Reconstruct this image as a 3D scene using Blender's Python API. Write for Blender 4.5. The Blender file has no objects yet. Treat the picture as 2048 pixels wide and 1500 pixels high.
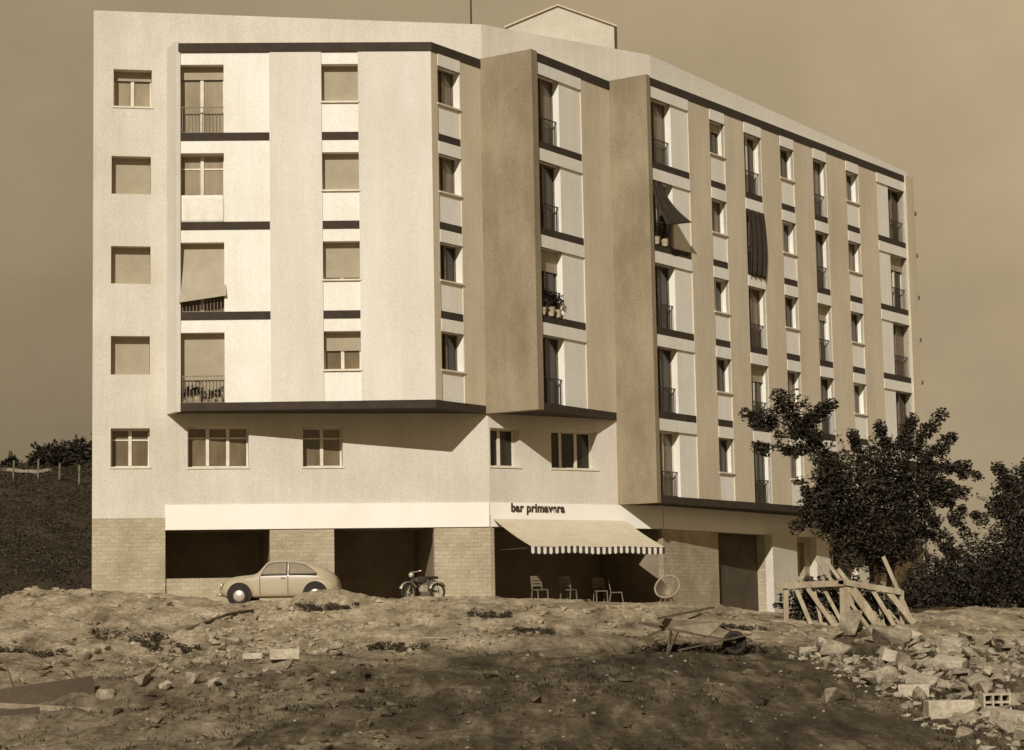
import bpy, bmesh, math, random
from mathutils import Vector, Matrix, noise
R = math.radians
random.seed(7)
S = bpy.context.scene
COL = S.collection

# ------------------------------------------------------------------ camera, sky, sun
cam_d = bpy.data.cameras.new('camera')
cam = bpy.data.objects.new('camera', cam_d); COL.objects.link(cam)
cam_d.sensor_width = 36.0
cam_d.lens = 36.0 * 4273.3 / 2048.0
cam_d.clip_start = 0.5; cam_d.clip_end = 3000
pitch, roll = R(6.5336), R(1.0915)
cam.matrix_world = Matrix.Rotation(R(90) + pitch, 4, 'X') @ Matrix.Rotation(-roll, 4, 'Z')
S.camera = cam
S.render.resolution_x, S.render.resolution_y = 1024, 750

SUN = Vector((-0.162, -0.853, 0.495)).normalized()
SUN_EL = math.asin(SUN.z)
SUN_AZ = math.atan2(SUN.x, SUN.y)          # clockwise from +Y
w = bpy.data.worlds.new('World'); S.world = w; w.use_nodes = True
nt = w.node_tree; nt.nodes.clear()
sky = nt.nodes.new('ShaderNodeTexSky'); sky.sky_type = 'NISHITA'; sky.sun_disc = False
sky.sun_elevation = SUN_EL; sky.sun_rotation = SUN_AZ
sky.air_density = 1.0; sky.dust_density = 2.0; sky.ozone_density = 1.0
bw = nt.nodes.new('ShaderNodeRGBToBW')
mul = nt.nodes.new('ShaderNodeMixRGB'); mul.blend_type = 'MULTIPLY'; mul.inputs[0].default_value = 1.0
mul.inputs[2].default_value = (1.21, 0.945, 0.58, 1)       # the sepia tone of the print
bg = nt.nodes.new('ShaderNodeBackground'); bg.inputs[1].default_value = 0.070
out = nt.nodes.new('ShaderNodeOutputWorld')
hzd = nt.nodes.new('ShaderNodeMath'); hzd.operation = 'MINIMUM'; hzd.inputs[1].default_value = 3.0     # veiled, even sky: no glare round the sun
nt.links.new(sky.outputs[0], bw.inputs[0]); nt.links.new(bw.outputs[0], hzd.inputs[0]); nt.links.new(hzd.outputs[0], mul.inputs[1])
tcw = nt.nodes.new('ShaderNodeTexCoord'); mpw = nt.nodes.new('ShaderNodeMapping'); mpw.inputs['Location'].default_value = (0.62, 0.2, 0.35); mpw.inputs['Scale'].default_value = (2.2, 2.2, 3.0)
cl_ = nt.nodes.new('ShaderNodeTexNoise'); cl_.inputs['Scale'].default_value = 1.5; cl_.inputs['Detail'].default_value = 7; cl_.inputs['Roughness'].default_value = .6
crw = nt.nodes.new('ShaderNodeMapRange'); crw.inputs[1].default_value = .3; crw.inputs[2].default_value = .7; crw.inputs[3].default_value = .80; crw.inputs[4].default_value = 1.28
m2w = nt.nodes.new('ShaderNodeMixRGB'); m2w.blend_type = 'MULTIPLY'; m2w.inputs[0].default_value = 1
nt.links.new(tcw.outputs['Generated'], mpw.inputs[0]); nt.links.new(mpw.outputs[0], cl_.inputs['Vector']); nt.links.new(cl_.outputs['Fac'], crw.inputs[0])
sxw = nt.nodes.new('ShaderNodeSeparateXYZ'); nt.links.new(tcw.outputs['Generated'], sxw.inputs[0])
azw = nt.nodes.new('ShaderNodeMapRange'); azw.inputs[1].default_value = -.24; azw.inputs[2].default_value = .24; azw.inputs[3].default_value = .84; azw.inputs[4].default_value = 1.27
m3w = nt.nodes.new('ShaderNodeMath'); m3w.operation = 'MULTIPLY'; nt.links.new(sxw.outputs[0], azw.inputs[0]); nt.links.new(azw.outputs[0], m3w.inputs[0]); nt.links.new(crw.outputs[0], m3w.inputs[1])
elw = nt.nodes.new('ShaderNodeValToRGB'); nt.links.new(sxw.outputs[2], elw.inputs[0]); ee = elw.color_ramp.elements; ee[0].position = 0.0; ee[0].color = (.92, .92, .92, 1); ee[1].position = .30; ee[1].color = (1.42, 1.42, 1.40, 1)
e3 = ee.new(.50); e3.color = (.95, .95, .95, 1)
m4w = nt.nodes.new('ShaderNodeMixRGB'); m4w.blend_type = 'MULTIPLY'; m4w.inputs[0].default_value = 1; nt.links.new(m3w.outputs[0], m4w.inputs[1]); nt.links.new(elw.outputs[0], m4w.inputs[2])
nt.links.new(mul.outputs[0], m2w.inputs[1]); nt.links.new(m4w.outputs[0], m2w.inputs[2]); nt.links.new(m2w.outputs[0], bg.inputs[0]); nt.links.new(bg.outputs[0], out.inputs[0])
sd = bpy.data.lights.new('sun', 'SUN'); sd.energy = 3.8; sd.angle = R(0.5); sd.color = (1.0, 0.965, 0.90)
so = bpy.data.objects.new('sun', sd); COL.objects.link(so)
so.rotation_euler = (-SUN).to_track_quat('-Z', 'Y').to_euler()
S.view_settings.view_transform = 'Standard'; S.view_settings.look = 'None'
S.view_settings.exposure = 0.0; S.view_settings.gamma = 1.0

# ------------------------------------------------------------------ materials
def mat(name, col, col2=None, scale=3.0, rough=0.85, detail=6.0, lo=0.35, hi=0.65, bump=0.0, bscale=20.0,
        grain=0.0, spec=0.3, streak=1.0, metal=0.0, runs=0.0, masonry=0.0):
    m = bpy.data.materials.new(name); m.use_nodes = True
    n = m.node_tree.nodes; l = m.node_tree.links
    b = n['Principled BSDF']; b.inputs['Roughness'].default_value = rough
    b.inputs['Specular IOR Level'].default_value = spec; b.inputs['Metallic'].default_value = metal
    if col2 is None: col2 = tuple(c * 0.8 for c in col)
    tc = n.new('ShaderNodeTexCoord'); mp = n.new('ShaderNodeMapping')
    mp.inputs['Scale'].default_value = (1, 1, streak)
    l.new(tc.outputs['Object'], mp.inputs[0])
    nz = n.new('ShaderNodeTexNoise'); nz.inputs['Scale'].default_value = scale; nz.inputs['Detail'].default_value = detail
    nz.inputs['Roughness'].default_value = 0.62
    l.new(mp.outputs[0], nz.inputs['Vector'])
    cr = n.new('ShaderNodeValToRGB'); cr.color_ramp.elements[0].position = lo; cr.color_ramp.elements[1].position = hi
    cr.color_ramp.elements[0].color = (*col2, 1); cr.color_ramp.elements[1].color = (*col, 1)
    l.new(nz.outputs['Fac'], cr.inputs[0]); last = cr.outputs[0]
    if grain > 0:
        g = n.new('ShaderNodeTexNoise'); g.inputs['Scale'].default_value = 22; g.inputs['Detail'].default_value = 3
        l.new(tc.outputs['Object'], g.inputs['Vector'])
        gr = n.new('ShaderNodeValToRGB'); gr.color_ramp.elements[0].position = 0.3; gr.color_ramp.elements[1].position = 0.7
        v = 1 - grain; gr.color_ramp.elements[0].color = (v, v, v * 0.98, 1); gr.color_ramp.elements[1].color = (1, 1, 1, 1)
        l.new(g.outputs['Fac'], gr.inputs[0])
        mx = n.new('ShaderNodeMixRGB'); mx.blend_type = 'MULTIPLY'; mx.inputs[0].default_value = 1
        l.new(last, mx.inputs[1]); l.new(gr.outputs[0], mx.inputs[2]); last = mx.outputs[0]
    if runs > 0:                                         # rain runs and patches on old render
        m3 = n.new('ShaderNodeMapping'); m3.inputs['Scale'].default_value = (1, 1, .07); l.new(tc.outputs['Object'], m3.inputs[0])
        g = n.new('ShaderNodeTexNoise'); g.inputs['Scale'].default_value = 3.2; g.inputs['Detail'].default_value = 8; g.inputs['Roughness'].default_value = .7
        l.new(m3.outputs[0], g.inputs['Vector'])
        gr = n.new('ShaderNodeValToRGB'); gr.color_ramp.elements[0].position = 0.36; gr.color_ramp.elements[1].position = 0.60
        v = 1 - runs; gr.color_ramp.elements[0].color = (v, v * .985, v * 0.95, 1); gr.color_ramp.elements[1].color = (1, 1, 1, 1)
        l.new(g.outputs['Fac'], gr.inputs[0]); mx = n.new('ShaderNodeMixRGB'); mx.blend_type = 'MULTIPLY'; mx.inputs[0].default_value = 1
        l.new(last, mx.inputs[1]); l.new(gr.outputs[0], mx.inputs[2]); last = mx.outputs[0]
    if masonry > 0:                                      # small split-stone facing
        sp = n.new('ShaderNodeSeparateXYZ'); l.new(tc.outputs['Object'], sp.inputs[0]); cb = n.new('ShaderNodeCombineXYZ')
        ad = n.new('ShaderNodeMath'); ad.operation = 'MULTIPLY_ADD'; ad.inputs[1].default_value = .9; l.new(sp.outputs['Y'], ad.inputs[0]); l.new(sp.outputs['X'], ad.inputs[2])
        l.new(ad.outputs[0], cb.inputs[0]); l.new(sp.outputs['Z'], cb.inputs[1])
        bt = n.new('ShaderNodeTexBrick'); bt.inputs['Scale'].default_value = 1; bt.inputs['Brick Width'].default_value = .34; bt.inputs['Row Height'].default_value = .13; bt.inputs['Mortar Size'].default_value = .014
        bt.inputs['Color1'].default_value = (1, 1, 1, 1); bt.inputs['Color2'].default_value = (.84, .83, .80, 1); v = 1 - masonry; bt.inputs['Mortar'].default_value = (v, v, v * .95, 1)
        l.new(cb.outputs[0], bt.inputs['Vector']); mx = n.new('ShaderNodeMixRGB'); mx.blend_type = 'MULTIPLY'; mx.inputs[0].default_value = 1
        l.new(last, mx.inputs[1]); l.new(bt.outputs['Color'], mx.inputs[2]); last = mx.outputs[0]
    l.new(last, b.inputs['Base Color'])
    if bump > 0:
        bn = n.new('ShaderNodeTexNoise'); bn.inputs['Scale'].default_value = bscale; bn.inputs['Detail'].default_value = 8
        l.new(tc.outputs['Object'], bn.inputs['Vector'])
        bp = n.new('ShaderNodeBump'); bp.inputs['Strength'].default_value = bump; bp.inputs['Distance'].default_value = 0.05
        l.new(bn.outputs['Fac'], bp.inputs['Height']); l.new(bp.outputs[0], b.inputs['Normal'])
    return m

def slat_mat(name, col, period):
    """roller shutter: fine horizontal slats, as relief and thin dark joints"""
    m = mat(name, col, tuple(c * 0.86 for c in col), scale=2.0, rough=0.6, grain=0.1)
    n = m.node_tree.nodes; l = m.node_tree.links; b = n['Principled BSDF']
    tc = n.new('ShaderNodeTexCoord'); sp = n.new('ShaderNodeSeparateXYZ'); l.new(tc.outputs['Object'], sp.inputs[0])
    a = n.new('ShaderNodeMath'); a.operation = 'MULTIPLY'; a.inputs[1].default_value = 1.0 / period; l.new(sp.outputs['Z'], a.inputs[0])
    f = n.new('ShaderNodeMath'); f.operation = 'FRACT'; l.new(a.outputs[0], f.inputs[0])
    bp = n.new('ShaderNodeBump'); bp.inputs['Strength'].default_value = 0.5; bp.inputs['Distance'].default_value = 0.02
    l.new(f.outputs[0], bp.inputs['Height']); l.new(bp.outputs[0], b.inputs['Normal'])
    return m

M = dict(
    white=mat('white_plaster', (.88, .84, .75), (.82, .775, .68), scale=0.7, bump=.12, bscale=14, grain=.16, runs=.045),
    base=mat('base_plaster', (.72, .66, .56), (.62, .56, .46), scale=0.35, bump=.12, bscale=14, grain=.20, runs=.06),
    fascia=mat('fascia_paint', (.88, .83, .74), (.82, .77, .67), scale=0.6, grain=.06),
    panel=mat('front_panel_paint', (.75, .70, .61), (.67, .62, .53), scale=0.5, bump=.08, grain=.16, runs=.04, streak=.4),
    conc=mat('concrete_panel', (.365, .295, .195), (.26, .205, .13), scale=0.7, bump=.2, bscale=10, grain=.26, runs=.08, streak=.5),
    pil=mat('grey_pilaster', (.72, .62, .46), (.62, .525, .385), scale=0.6, bump=.15, bscale=10, grain=.20, runs=.06, streak=.4),
    dark=mat('dark_slab_paint', (.056, .040, .026), (.040, .029, .018), scale=2, grain=.1),
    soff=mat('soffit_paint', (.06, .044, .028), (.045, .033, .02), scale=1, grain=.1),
    pier=mat('raw_render', (.56, .47, .33), (.42, .34, .225), scale=0.9, bump=.25, bscale=9, grain=.25, masonry=.24),
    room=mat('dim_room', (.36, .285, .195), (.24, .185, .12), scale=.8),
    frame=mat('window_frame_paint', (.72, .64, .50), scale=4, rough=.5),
    glass=mat('window_glass', (.19, .142, .085), (.105, .076, .044), scale=1.6, rough=.12, spec=.5, streak=.3),
    glassd=mat('glass_shade_tone', (.030, .021, .013), (.018, .013, .008), scale=1.6, rough=.10, spec=.5, streak=.3),  # darker copy of the glass, shade of the deep-set windows put into its colour
    shut=slat_mat('shutter_slats', (.43, .36, .25), .06),
    framed=mat('frame_shade_tone', (.20, .155, .10), (.14, .105, .065), scale=4, rough=.5),  # darker copy of the frame paint, recess shade put into the colour
    rail=mat('railing_paint', (.06, .045, .03), rough=.5),
    cloth=mat('white_cloth', (.80, .75, .65), (.72, .66, .55), scale=5, grain=.06),
    dcloth=mat('dark_cloth', (.045, .032, .02), (.03, .022, .014), scale=4),
    roof=mat('roof_sheet', (.60, .52, .40), (.48, .40, .29), scale=1.2, grain=.12),
    leaf=mat('dark_foliage', (.055, .042, .026), (.022, .017, .011), scale=1.2, rough=.7, spec=.2),
    leaf2=mat('hedge_foliage', (.055, .043, .028), (.026, .020, .013), scale=1.0, rough=.7, spec=.2),
    scrub=mat('hill_scrub_leaf', (.085, .066, .042), (.050, .039, .025), scale=.35, rough=.9, spec=.05),
    bark=mat('bark', (.075, .055, .035), (.04, .028, .018), scale=6, bump=.5),
    awn=mat('awning_canvas', (.66, .57, .42), (.58, .49, .35), scale=2.5, grain=.15),
    stripe=mat('awning_dark_stripe', (.06, .043, .027), scale=5),
    car=mat('car_paint', (.43, .355, .24), (.38, .31, .205), scale=1.5, rough=.35, spec=.5, grain=.05),
    tyre=mat('tyre_rubber', (.03, .022, .015), rough=.8),
    chrome=mat('dull_chrome', (.70, .62, .48), rough=.3, metal=.6),
    metal=mat('dark_metal', (.07, .052, .035), (.04, .03, .02), scale=8, rough=.5),
    wood=mat('pale_timber', (.42, .345, .235), (.26, .20, .125), scale=3.5, bump=.3, bscale=25, grain=.2, streak=.25),
    woodd=mat('weathered_timber', (.13, .098, .06), (.07, .052, .032), scale=3.5, bump=.3, bscale=25, grain=.2),
    stone=mat('pale_rubble', (.40, .335, .235), (.20, .16, .105), scale=4, bump=.5, bscale=12, grain=.25),
    brick=mat('pale_block', (.58, .50, .37), (.40, .33, .23), scale=5, bump=.4, bscale=18, grain=.25),
    hole=mat('brick_hole_shade', (.03, .022, .014)),
    wicker=mat('wicker_cord', (.36, .295, .20), (.24, .19, .12), scale=12),
    stairw=mat('stair_head_plaster', (.60, .54, .43), (.52, .46, .36), scale=.8, grain=.18),
    glassp=mat('curtained_glass', (.36, .295, .195), (.24, .19, .12), scale=2.2, rough=.15, spec=.5, streak=.25),
    carglass=mat('car_window_glass', (.30, .25, .17), (.22, .18, .12), scale=2, rough=.1, spec=.5),
    chairw=mat('worn_chair_wood', (.19, .15, .097), (.12, .094, .06), scale=6),
    door=mat('dark_brown_fill', (.115, .084, .052), (.075, .055, .034), scale=1.2, grain=.2),  # dark brown for the recessed wall and the panels added in the trench
    paler=mat('pale_rubble_fresh', (.52, .44, .31), (.28, .23, .155), scale=3, bump=.5, bscale=12, grain=.25),
    frail=mat('front_railing_paint', (.24, .185, .12), rough=.5),
    letter=mat('sign_letter_paint', (.065, .042, .025), scale=6),
)

# ------------------------------------------------------------------ helpers
class MB:
    def __init__(s): s.v = []; s.f = []; s.mi = []
    def quad(s, *p, m=0):
        i = len(s.v); s.v += [tuple(q) for q in p]; s.f.append(tuple(range(i, i + len(p)))); s.mi.append(m)
    def hexa(s, p, m=0):            # p: 8 points, bottom ring then top ring (counter-clockwise)
        i = len(s.v); s.v += [tuple(q) for q in p]
        for f in ((3, 2, 1, 0), (4, 5, 6, 7), (0, 1, 5, 4), (1, 2, 6, 5), (2, 3, 7, 6), (3, 0, 4, 7)):
            s.f.append(tuple(i + k for k in f)); s.mi.append(m)
    def box(s, c, size, rot=None, m=0):
        x, y, z = (k / 2 for k in size); c = Vector(c)
        P = [Vector(q) for q in ((-x, -y, -z), (x, -y, -z), (x, y, -z), (-x, y, -z), (-x, -y, z), (x, -y, z), (x, y, z), (-x, y, z))]
        if rot is not None: P = [rot @ q for q in P]
        s.hexa([c + q for q in P], m)
    def bar(s, a, b, wd, th=None, m=0, up=(0, 0, 1)):   # rectangular bar between two points
        a = Vector(a); b = Vector(b); th = th or wd
        t = (b - a).normalized(); u = Vector(up)
        if abs(t.dot(u)) > .95: u = Vector((0, 1, 0))
        x = t.cross(u).normalized() * wd / 2; y = x.cross(t).normalized() * th / 2
        s.hexa([a - x - y, a + x - y, a + x + y, a - x + y, b - x - y, b + x - y, b + x + y, b - x + y], m)
    def tube(s, pts, rad, n=8, m=0, cap=True):
        pts = [Vector(p) for p in pts]; rad = rad if isinstance(rad, (list, tuple)) else [rad] * len(pts)
        i0 = len(s.v)
        for k, p in enumerate(pts):
            t = (pts[min(k + 1, len(pts) - 1)] - pts[max(k - 1, 0)]).normalized()
            u = Vector((0, 0, 1)) if abs(t.z) < .9 else Vector((1, 0, 0))
            x = t.cross(u).normalized(); y = x.cross(t)
            for j in range(n):
                a = 2 * math.pi * j / n; s.v.append(tuple(p + (x * math.cos(a) + y * math.sin(a)) * rad[k]))
        for k in range(len(pts) - 1):
            for j in range(n):
                a = i0 + k * n + j; b = i0 + k * n + (j + 1) % n
                s.f.append((a, b, b + n, a + n)); s.mi.append(m)
        if cap:
            s.f.append(tuple(i0 + j for j in reversed(range(n)))); s.mi.append(m)
            e = i0 + (len(pts) - 1) * n; s.f.append(tuple(e + j for j in range(n))); s.mi.append(m)
    def ring(s, c, axis, r, r2, n=28, k=8, m=0):       # torus
        axis = Vector(axis).normalized(); u = Vector((0, 0, 1)) if abs(axis.z) < .9 else Vector((1, 0, 0))
        x = axis.cross(u).normalized(); y = axis.cross(x); c = Vector(c); i0 = len(s.v)
        for i in range(n):
            a = 2 * math.pi * i / n; d = x * math.cos(a) + y * math.sin(a)
            for j in range(k):
                b = 2 * math.pi * j / k; s.v.append(tuple(c + d * (r + r2 * math.cos(b)) + axis * r2 * math.sin(b)))
        for i in range(n):
            for j in range(k):
                s.f.append((i0 + i * k + j, i0 + ((i + 1) % n) * k + j, i0 + ((i + 1) % n) * k + (j + 1) % k, i0 + i * k + (j + 1) % k)); s.mi.append(m)
    def disc(s, c, axis, r, th, n=24, m=0, dome=0.0):
        axis = Vector(axis).normalized(); c = Vector(c)
        s.tube([c - axis * th / 2, c + axis * th / 2, c + axis * (th / 2 + dome * .6), c + axis * (th / 2 + dome)] if dome else [c - axis * th / 2, c + axis * th / 2],
               [r, r, r * .7, r * .2] if dome else [r, r], n, m)
    def build(s, name, mats, parent=None, smooth=False, bevel=0.0):
        me = bpy.data.meshes.new(name); me.from_pydata(s.v, [], s.f)
        mats = mats if isinstance(mats, (list, tuple)) else [mats]
        for k in mats: me.materials.append(k)
        for p, k in zip(me.polygons, s.mi): p.material_index = k; p.use_smooth = smooth
        me.update()
        bm = bmesh.new(); bm.from_mesh(me)
        bmesh.ops.recalc_face_normals(bm, faces=bm.faces) if not getattr(s, 'keep', False) else None
        bm.to_mesh(me); bm.free()
        o = bpy.data.objects.new(name, me); COL.objects.link(o)
        if parent: o.parent = parent
        if bevel:
            b = o.modifiers.new('bevel', 'BEVEL'); b.width = bevel; b.segments = 2; b.limit_method = 'ANGLE'
        return o

def tag(o, label=None, cat=None, group=None, kind=None):
    if label: o['label'] = label
    if cat: o['category'] = cat
    if group: o['group'] = group
    if kind: o['kind'] = kind
    return o
def empty(name, loc=(0, 0, 0), rz=0, label=None, cat=None, group=None):
    o = bpy.data.objects.new(name, None); COL.objects.link(o); o.location = loc; o.rotation_euler.z = rz
    return tag(o, label, cat, group)
def copy_tree(o, parent=None):
    c = o.copy(); COL.objects.link(c); c.parent = parent
    for ch in o.children: copy_tree(ch, c)
    return c

# ------------------------------------------------------------------ terrain
def lerp_tab(tab, x):
    if x <= tab[0][0]: return tab[0][1]
    for (a, b), (c, d) in zip(tab, tab[1:]):
        if x <= c:
            t = (x - a) / (c - a); t = t * t * (3 - 2 * t) * .5 + t * .5
            return b + (d - b) * t
    return tab[-1][1]
BASE = [(-40, .8), (-19, .55), (-16, .70), (-14, 1.12), (-11.6, .98), (-8.6, .66), (-5, .62), (-2.6, .74), (-.8, .64), (2, .52), (5, .36), (9, .02), (16, .05), (40, .1)]
PROF = [(-40, -1.6), (0, -1.6), (22, -2.25), (28, -1.66), (33, -1.27), (38, -.97), (45, -.66), (55, -.13), (63, .42), (67, .62), (70, .62)]
BUMPS = [(-5.8, 65.0, 1.5, 1.0, .52), (-13.5, 61, 2.6, 4, .30), (-11.5, 55.5, 2.4, 2.4, .45), (-10.3, 47.5, 2.0, 2.0, .35), (-8.8, 56.5, 1.3, 1.6, .28), (-9.9, 60, 1.6, 2.5, .22), (-12.5, 52, 2.6, 3, .38), (-6.5, 50, 2.2, 2, .16), (-13.8, 45, 2.2, 3, .25), (-1.6, 50, 1.8, 1.6, .16),
         (8.3, 41.5, 2.4, 2.0, .42), (7.0, 43.5, 1.1, 1.4, .25), (8.6, 37.5, 2.0, 3.2, .40), (7.6, 33, 1.6, 2.4, .28), (6.5, 41.5, .55, .7, .42), (-5.2, 42, 2, 2, .15),
         (-8.2, 34.6, 1.7, .9, -.55), (-6.2, 36.4, 1.3, 1.1, .22), (-8.3, 31.6, 1.9, .9, -.5), (-10.5, 40, 2.5, 2.5, .35), (-3.4, 58, 2, 2, .12), (1.5, 47.5, 2.2, 1.6, .2), (3.2, 54, 2, 1.5, .1)]
def ground_z(x, y):
    b = lerp_tab(BASE, x); p = lerp_tab(PROF, y) - .62
    k = min(1, max(0, (y - 30) / 36)); side = (b - .62) * (k * k * (3 - 2 * k)) 
    z = .62 + p + side
    if y > 100: z += (y - 100) * 0.0
    for cx, cy, rx, ry, h in BUMPS:
        q = ((x - cx) / rx) ** 2 + ((y - cy) / ry) ** 2
        if q < 6: z += h * math.exp(-q * 1.2)
    if 20 < y < 82 and abs(x) < 24:
        f = min(1, (82 - y) / 14) if y > 68 else 1
        n1 = noise.fractal(Vector((x * .45, y * .30, 3.1)), 1.0, 2.1, 5)
        n2 = noise.fractal(Vector((x * 1.9 + y * .8, y * .9 - x * .4, 9.7)), .9, 2.1, 4)
        z += f * (.10 * n1 + .075 * n2 * ((1 if y > 46 else max(.35, min(1, .35 - (x + 2) * .25))) * (1.5 if x < -3 else 1)))
        # plough / cart ruts running obliquely across the near field
        if y < 47:
            g = min(1, (47 - y) / 8) ; r = x * .98 - y * .20
            z += g * .028 * math.sin(r * 4.6 + 1.2 * noise.noise(Vector((x * .3, y * .2, 1))))
    return z
#TERRAIN_END
def axis(a, fine0, fine1, b, step, g=1.35):
    xs = [fine0]; 
    while xs[-1] < fine1: xs.append(xs[-1] + step)
    s = step; hi = [xs[-1]]
    while hi[-1] < b: s *= g; hi.append(hi[-1] + s)
    s = step; lo = [xs[0]]
    while lo[-1] > a: s *= g; lo.append(lo[-1] - s)
    return lo[:0:-1] + xs + hi[1:]
def sheet(name, xs, ys, fz, m):
    me = bpy.data.meshes.new(name); nx = len(xs)
    me.from_pydata([(x, y, fz(x, y)) for y in ys for x in xs], [],
                   [(j * nx + i, j * nx + i + 1, (j + 1) * nx + i + 1, (j + 1) * nx + i) for j in range(len(ys) - 1) for i in range(nx - 1)])
    me.polygons.foreach_set('use_smooth', [True] * len(me.polygons)); me.materials.append(m)
    o = bpy.data.objects.new(name, me); COL.objects.link(o); return tag(o, kind='structure')

def soil_material():
    m = bpy.data.materials.new('building_site_soil'); m.use_nodes = True
    n = m.node_tree.nodes; l = m.node_tree.links; b = n['Principled BSDF']; b.inputs['Roughness'].default_value = .95
    b.inputs['Specular IOR Level'].default_value = .1
    tc = n.new('ShaderNodeTexCoord')
    def nz(scale, det, sc=(1, 1, 1), rot=0):
        mp = n.new('ShaderNodeMapping'); mp.inputs['Scale'].default_value = sc; mp.inputs['Rotation'].default_value[2] = rot
        l.new(tc.outputs['Object'], mp.inputs[0]); t = n.new('ShaderNodeTexNoise'); t.inputs['Scale'].default_value = scale
        t.inputs['Detail'].default_value = det; t.inputs['Roughness'].default_value = .65; l.new(mp.outputs[0], t.inputs['Vector']); return t.outputs['Fac']
    def ramp(f, stops):
        r = n.new('ShaderNodeValToRGB'); e = r.color_ramp.elements
        e[0].position, e[0].color = stops[0][0], (*stops[0][1], 1); e[1].position, e[1].color = stops[-1][0], (*stops[-1][1], 1)
        for p, c in stops[1:-1]: k = e.new(p); k.color = (*c, 1)
        l.new(f, r.inputs[0]); return r.outputs[0]
    pale = ramp(nz(1.5, 9, (1, .16, 1)), [(.30, (.14, .106, .066)), (.47, (.38, .303, .195)), (.68, (.62, .515, .355))])
    weed = ramp(nz(1.9, 9, (1, .15, 1), -.12), [(.32, (.040, .030, .018)), (.52, (.115, .088, .053)), (.72, (.30, .238, .152))])
    # the trodden pale earth near the house gives way to weedy plough land in front
    sp = n.new('ShaderNodeSeparateXYZ'); l.new(tc.outputs['Object'], sp.inputs[0])
    a = n.new('ShaderNodeMapRange'); a.inputs[1].default_value = 52; a.inputs[2].default_value = 40; l.new(sp.outputs['Y'], a.inputs[0])
    c = n.new('ShaderNodeMapRange'); c.inputs[1].default_value = -7; c.inputs[2].default_value = 2; c.inputs[3].default_value = -.45; c.inputs[4].default_value = .30; l.new(sp.outputs['X'], c.inputs[0])
    s1 = n.new('ShaderNodeMath'); s1.operation = 'ADD'; l.new(a.outputs[0], s1.inputs[0]); l.new(c.outputs[0], s1.inputs[1])
    s2 = n.new('ShaderNodeMath'); s2.operation = 'MULTIPLY_ADD'; l.new(nz(.5, 6), s2.inputs[0]); s2.inputs[1].default_value = 2.2; s2.inputs[2].default_value = -1.15
    s3 = n.new('ShaderNodeMath'); s3.operation = 'ADD'; s3.use_clamp = True; l.new(s1.outputs[0], s3.inputs[0]); l.new(s2.outputs[0], s3.inputs[1])
    mx = n.new('ShaderNodeMixRGB'); l.new(s3.outputs[0], mx.inputs[0]); l.new(pale, mx.inputs[1]); l.new(weed, mx.inputs[2])
    gr = ramp(nz(9, 5, (1, .22, 1)), [(.3, (.62, .61, .60)), (.7, (1.2, 1.2, 1.2))])
    m2 = n.new('ShaderNodeMixRGB'); m2.blend_type = 'MULTIPLY'; m2.inputs[0].default_value = 1; l.new(mx.outputs[0], m2.inputs[1]); l.new(gr, m2.inputs[2])
    l.new(m2.outputs[0], b.inputs['Base Color'])
    bp = n.new('ShaderNodeBump'); bp.inputs['Strength'].default_value = .9; bp.inputs['Distance'].default_value = .12
    l.new(nz(5, 9), bp.inputs['Height']); l.new(bp.outputs[0], b.inputs['Normal'])
    return m
sheet('ground', axis(-400, -19, 19, 400, .14), axis(-60, 25, 78, 900, .17), ground_z, soil_material())

HM = mat('hill_soil', (.085, .066, .043), (.050, .039, .025), scale=.18, bump=1.0, bscale=1.6, grain=.3, rough=1, spec=0)
def hill_z(x, y):
    # a bank that climbs behind the house on its left; it falls away towards the right
    d = (y - 77) / 75.0; d = max(0, min(1.0, d)); u = max(0, min(1, (-x - 6) / 22))
    z = .2 + 11.4 * (d ** .75) * (u * u * (3 - 2 * u)) + .5 * noise.fractal(Vector((x * .07, y * .07, 0)), 1, 2, 5)
    z += .35 * noise.fractal(Vector((x * .5, y * .5, 4)), 1, 2, 4)
    e = (-x - 60) / 60
    if y < 79: z -= (79 - y) * .8
    return z
sheet('hillside', axis(-260, -46, -14, -8, .5), axis(76, 76, 110, 400, .5, 1.06), hill_z, HM)

# ------------------------------------------------------------------ the apartment building
V2 = lambda x, y: Vector((x, y, 0))
L0, F0, C1, D1 = V2(-13.78, 69.713), V2(-10.974, 69.383), V2(-2.517, 69.826), V2(-.835, 72.310)
C2, D2, C3, E0 = V2(.869, 71.170), V2(3.735, 75.636), V2(4.965, 74.825), V2(17.826, 93.758)
Q1, Q2 = V2(5.3, 76.8), V2(18.8, 98.85)
ZK = lambda k: 6.97 + 3.0 * k
TOP = 19.27
class Fr:
    """a facade line: s runs along it, d outwards, z up"""
    def __init__(s, A, B):
        s.A = A; s.L = (B - A).length; s.t = (B - A) / s.L; s.n = Vector((s.t.y, -s.t.x, 0))
    def p(s, a, d, z): q = s.A + s.t * a + s.n * d; return Vector((q.x, q.y, z))
    def box(s, mb, s0, s1, d0, d1, z0, z1, m=0):
        mb.hexa([s.p(s0, d1, z0), s.p(s1, d1, z0), s.p(s1, d0, z0), s.p(s0, d0, z0), s.p(s0, d1, z1), s.p(s1, d1, z1), s.p(s1, d0, z1), s.p(s0, d0, z1)], m)
B1, B2, F, R1, R2, R3, RP = Fr(L0, D1), Fr(D1, Q1), Fr(F0, C1), Fr(C1, D1), Fr(C2, D2), Fr(C3, E0), Fr(Q1, Q2)
P1, P3 = Fr(D1, C2), Fr(D2, C3)

bld = empty('apartment_building', (0, 72, .6), 0, 'tall pale apartment block with saw-tooth corner, dark slab bands and deep-set windows', 'building')
def part(mb, name, m, parent=None, **k):
    o = mb.build(name, m, parent or bld, **k)
    if parent is None: o.matrix_parent_inverse = Matrix.Translation((0, -72, -.6))
    return o

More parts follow.
